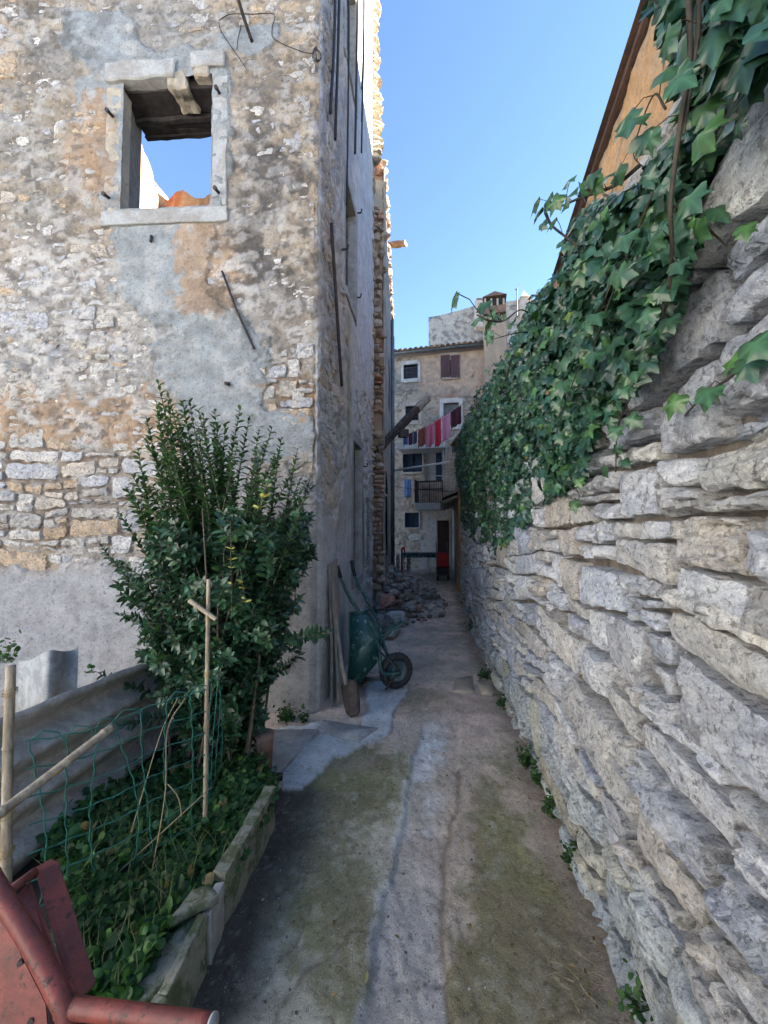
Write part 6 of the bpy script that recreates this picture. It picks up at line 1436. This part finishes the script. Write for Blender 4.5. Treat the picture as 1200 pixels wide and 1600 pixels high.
# ================================================================== wheelbarrow
def wheelbarrow():
    wc = P(619, 1049, 3.98); r = .172; T = thing('wheelbarrow', (wc[0], wc[1], 0), 'green wheelbarrow tipped upright against the alley face of the ruined house', 'wheelbarrow')
    wc = np.array([wc[0], wc[1], r + .022]); ax = np.array([.35, -.94, 0.0]); ax /= np.linalg.norm(ax); e1 = np.array([ax[1], -ax[0], 0]) * -1; e2 = np.array([0, 0, 1.])
    def ring(R, w, ro, n=40, k=12):
        V = []; 
        for i in range(n):
            t = 2 * math.pi * i / n; rd = e1 * math.cos(t) + e2 * math.sin(t)
            for j in range(k): q = 2 * math.pi * j / k; V.append(wc + rd * (R + ro * math.cos(q)) + ax * w * math.sin(q) + rd * (.004 * ((i + j) % 2) if abs(math.cos(q) - 1) < .4 else 0))
        return V, [(i * k + j, ((i + 1) % n) * k + j, ((i + 1) % n) * k + (j + 1) % k, i * k + (j + 1) % k) for i in range(n) for j in range(k)]
    m = MB(); m.add(*ring(r - .035, .045, .036)); w = m.build('wheel', M['rubber'], T, True)
    m = MB()
    for sg in (-1, 1):
        V = [wc + ax * sg * .022 * .6]; n = 28
        for R, o in ((.022, .03), (.035, .012), (.075, .008), (.088, .026), (.102, .026)):
            for i in range(n): t = 2 * math.pi * i / n; V.append(wc + (e1 * math.cos(t) + e2 * math.sin(t)) * R + ax * sg * o)
        F_ = [(0, 1 + i, 1 + (i + 1) % n) for i in range(n)]
        for q in range(4): F_ += [(1 + q * n + i, 1 + q * n + (i + 1) % n, 1 + (q + 1) * n + (i + 1) % n, 1 + (q + 1) * n + i) for i in range(n)]
        m.add(V, F_)
    m.build('rim', M['hub'], w, True)
    m = MB(); m.tube([wc - ax * .10, wc + ax * .10], .011, 8); m.build('axle', M['rust_steel'], T, True)
    # frame geometry: barrow stands on its nose, handles up; s = along its length (upwards), side vector = ax
    H1 = P(527, 884, 4.15); H2 = P(549, 876, 4.55)            # handle ends
    for k, (hx, pth) in enumerate(((H1, [(527, 884, 4.13), (533, 905, 4.12), (547, 935, 4.08), (563, 958, 4.05), (578, 985, 4.0), (592, 1010, 3.93), (597, 1050, 3.86), (608, 1070, 3.88)]), (H2, [(549, 876, 4.5), (555, 903, 4.46), (568, 928, 4.4), (580, 950, 4.34), (592, 972, 4.26), (598, 1000, 4.18), (604, 1020, 4.12), (613, 1046, 4.09)]))):
        q = [P(*a) for a in pth]; q[-1] = wc + ax * (.09 if k == 0 else -.09) + np.array([0, 0, 0.0]); m = MB(); m.tube(curve_pts(q, 6), .0165, 10); m.build('handle_tube', M['barrow'], T, True)
        m = MB(); m.tube([q[0], q[0] + (q[1] - q[0]) * .9], .021, 10); m.build('grip', M['rubber'], T, True)
    for (a, b) in (((564, 958, 4.04), (580, 950, 4.33)), ((590, 1004, 3.95), (598, 998, 4.2))):
        m = MB(); m.tube([P(*a), P(*b)], .013, 8); m.build('cross_bar', M['barrow'], T, True)
    # legs pointing out to the right
    for (a, b, c) in (((592, 1004, 4.0), (612, 985, 4.0), (632, 972, 4.0)), ((598, 990, 4.25), (614, 978, 4.25), (628, 970, 4.25))):
        m = MB(); m.tube(curve_pts([P(*a), P(*b), P(*c)], 5), .013, 8); m.build('leg', M['barrow'], T, True)
    m = MB(); m.tube([P(585, 953, 4.32), P(634, 953, 4.3)], .008, 6); m.build('leg_brace', M['black_iron'], T, True)
    for s in (-1, 1):
        a = wc + ax * s * .07; m = MB(); m.tube([P(590, 1015, 3.9) + (0 if s > 0 else 1) * np.array([.02, .25, 0]), a + np.array([.01, 0, .02]), P(602, 1078, 3.86) + (0 if s > 0 else 1) * np.array([.03, .22, 0])], .010, 7); m.build('fork_brace', M['rust_steel'], T, True)
    # tray: a dished shell, rim plane faces the house, seen from its side/underside
    rim = [P(546, 957, 3.98), P(546, 1020, 3.92), P(543, 1090, 3.86), P(552, 1072, 4.45), P(556, 1010, 4.55), P(558, 955, 4.58)]   # open edge (towards the wall)
    flo = [P(572, 957, 4.05), P(590, 992, 4.0), P(590, 1035, 3.95), P(594, 1030, 4.25), P(594, 992, 4.32), P(580, 955, 4.38)]       # floor of the tray
    import bmesh
    bm = bmesh.new(); a = [bm.verts.new(v) for v in rim]; b = [bm.verts.new(v) for v in flo]; n = 6
    for i in range(n): bm.faces.new((a[i], a[(i + 1) % n], b[(i + 1) % n], b[i]))
    bm.faces.new(b); bmesh.ops.recalc_face_normals(bm, faces=bm.faces)
    bmesh.ops.bevel(bm, geom=[e for e in bm.edges if not e.is_boundary], offset=.03, segments=3, affect='EDGES')
    me = bpy.data.meshes.new('tray'); bm.to_mesh(me); bm.free(); me.polygons.foreach_set('use_smooth', [True] * len(me.polygons)); me.materials.append(M['barrow']); o = obj('tray', me, T); o.modifiers.new('s', 'SOLIDIFY').thickness = .004
    m = MB(); m.tube(np.array(rim + [rim[0]]), .008, 6, False); m.build('rolled_rim', M['barrow'], T, True)
wheelbarrow()
def shovel():
    tip = P(550, 1122, 3.40); tip[2] = .01; top = P(536, 1058, 3.55); hand = P(515, 905, 3.80)
    T = thing('shovel', tip, 'rusty shovel standing blade down at the corner of the ruined house', 'shovel'); ax = (top - tip); L = np.linalg.norm(ax); ax /= L; sd = np.array([.80, -.6, 0.]); sd -= ax * (sd @ ax); sd /= np.linalg.norm(sd); nn = np.cross(ax, sd); V = []
    st = [(0, .05), (.02, .075), (.10, .092), (.22, .095), (.27, .09), (.30, .03)]; k = 7
    for s, w in st:
        for j in range(k): t = -1 + 2 * j / (k - 1); V.append(tip + ax * s + sd * w * t + nn * (.022 * (t * t) + .03 * math.sin(s * 6)))
    m = MB(); m.add(V, [(i * k + j, i * k + j + 1, (i + 1) * k + j + 1, (i + 1) * k + j) for i in range(len(st) - 1) for j in range(k - 1)]); o = m.build('blade', M['rust_steel'], T, True); o.modifiers.new('s', 'SOLIDIFY').thickness = .003
    m = MB(); m.tube([tip + ax * .26 + nn * .025, tip + ax * .42 + nn * .02, hand], [.02, .018, .016], 8); m.build('handle', M['old_wood'], T, True)
shovel()
def leaning_board(name, a, b, c, d, th, mat, lab, cat, warp=.01):
    """board from 4 corners (bl, br, tr, tl)"""
    q = [np.array(v) for v in (a, b, c, d)]; n = np.cross(q[1] - q[0], q[3] - q[0]); n /= np.linalg.norm(n); V = []; k = 6
    for s in (0, 1):
        for i in range(10):
            f = i / 9; L_ = q[0] + (q[3] - q[0]) * f; R_ = q[1] + (q[2] - q[1]) * f
            for j in range(k): V.append(L_ + (R_ - L_) * j / (k - 1) + n * (s * th + warp * math.sin(3 * f + j * .4)))
    F_ = [(i * k + j, i * k + j + 1, (i + 1) * k + j + 1, (i + 1) * k + j) for i in range(9) for j in range(k - 1)]; N0 = 10 * k
    F_ += [tuple(N0 + x for x in f[::-1]) for f in F_]
    F_ += [(i * k, (i + 1) * k, N0 + (i + 1) * k, N0 + i * k) for i in range(9)] + [(i * k + k - 1, N0 + i * k + k - 1, N0 + (i + 1) * k + k - 1, (i + 1) * k + k - 1) for i in range(9)] + [(9 * k + j, 9 * k + j + 1, N0 + 9 * k + j + 1, N0 + 9 * k + j) for j in range(k - 1)]
    m = MB(); m.add(V, F_); return tag(m.build(name, M[mat]), lab, cat)
leaning_board('leaning_board', (-.49, 3.70, 0), (-.44, 4.02, 0), (-.495, 4.12, 1.28), (-.535, 3.78, 1.25), .025, 'old_wood', 'wide grey weathered board leaning on the ruined house behind the wheelbarrow', 'board')
leaning_board('leaning_plank', (-.42, 3.62, 0), (-.385, 3.75, 0), (-.47, 3.84, 1.12), (-.50, 3.72, 1.14), .02, 'cut_wood' if False else 'old_wood', 'narrow reddish grey plank leaning right beside the shovel', 'plank')
leaning_board('ground_plank', P(548, 1078, 4.05) * [1, 1, 0] + [0, 0, .012], P(600, 1068, 4.2) * [1, 1, 0] + [0, 0, .012], P(600, 1062, 4.3) * [1, 1, 0] + [0, 0, .012], P(548, 1068, 4.2) * [1, 1, 0] + [0, 0, .012], .02, 'old_wood', 'grey plank lying on the ground behind the wheel', 'plank', .002)

# ================================================================== red gate, bottom left
def gate():
    T = thing('red_steel_gate', P(60, 1590, .92), 'worn red painted tubular steel gate with sheet panel in the bottom left corner', 'gate')
    a = [P(-60, 1290, 1.00), P(0, 1395, .95), P(50, 1475, .91), P(92, 1555, .87), P(105, 1590, .86), P(108, 1680, .84)]
    m = MB(); m.tube(curve_pts(a, 6), .0195, 20); m.build('frame_tube', M['red_paint'], T, True)
    b = [P(100, 1572, .87), P(180, 1582, .85), P(262, 1592, .83), P(330, 1602, .81)]
    m = MB(); m.tube(curve_pts(b, 5), .0175, 18); m.build('lower_tube', M['red_paint'], T, True)
    m = MB(); m.tube([P(96, 1571, .87), P(110, 1573.5, .868)], .0205, 18); m.build('weld_collar', M['red_paint'], T, True)
    m = MB(); e = P(330, 1602, .81); m.tube([e, e + (b[3] - b[2]) * .06], .0181, 18); m.build('worn_tube_end', M['white_metal'], T, True)
    def plate(pts, d, th, name, mat='red_paint'):
        q = [np.array(P(*p)) for p in pts]; n = np.cross(q[1] - q[0], q[2] - q[0]); n /= np.linalg.norm(n); n = n if n[1] > 0 else -n; k = len(q); m = MB(); m.add(q + [v + n * th for v in q], [tuple(range(k)), tuple(range(k, 2 * k))[::-1]] + [(i, (i + 1) % k, k + (i + 1) % k, k + i) for i in range(k)]); return m.build(name, M[mat], T, bevel=.002)
    for (x, y, d) in ((36, 1500, .915), (20, 1560, .92), (52, 1590, .90)):
        c = P(x, y, d); m = MB(); m.tube([c, c + np.array([.003, -.012, .004])], [.007, .006], 6); m.build('bolt', M['rust_steel'], T)
    plate([(-80, 1340, 1.0), (5, 1440, .95), (40, 1500, .93), (70, 1570, .90), (80, 1700, .86), (-80, 1700, .86)], 0, .004, 'sheet_panel')
    plate([(30, 1396, 1.03), (47, 1378, 1.06), (120, 1572, .93), (98, 1575, .90)], 0, .004, 'gusset_plate')
    m = MB(); m.tube([P(12, 1394, 1.0), P(55, 1362, 1.06)], .011, 10); m.build('brace_rod', M['red_paint'], T, True)
    q = [P(52, 1356, 1.07), P(66, 1360, 1.07), P(124, 1560, .95), P(112, 1572, .94)]; m = MB(); n = np.array([.02, .03, 0]); m.add(list(q) + [v + n for v in q], [(0, 1, 2, 3), (4, 7, 6, 5), (0, 4, 5, 1), (1, 5, 6, 2), (2, 6, 7, 3), (3, 7, 4, 0)]); m.build('angle_iron', M['red_paint'], T, bevel=.003)
gate()
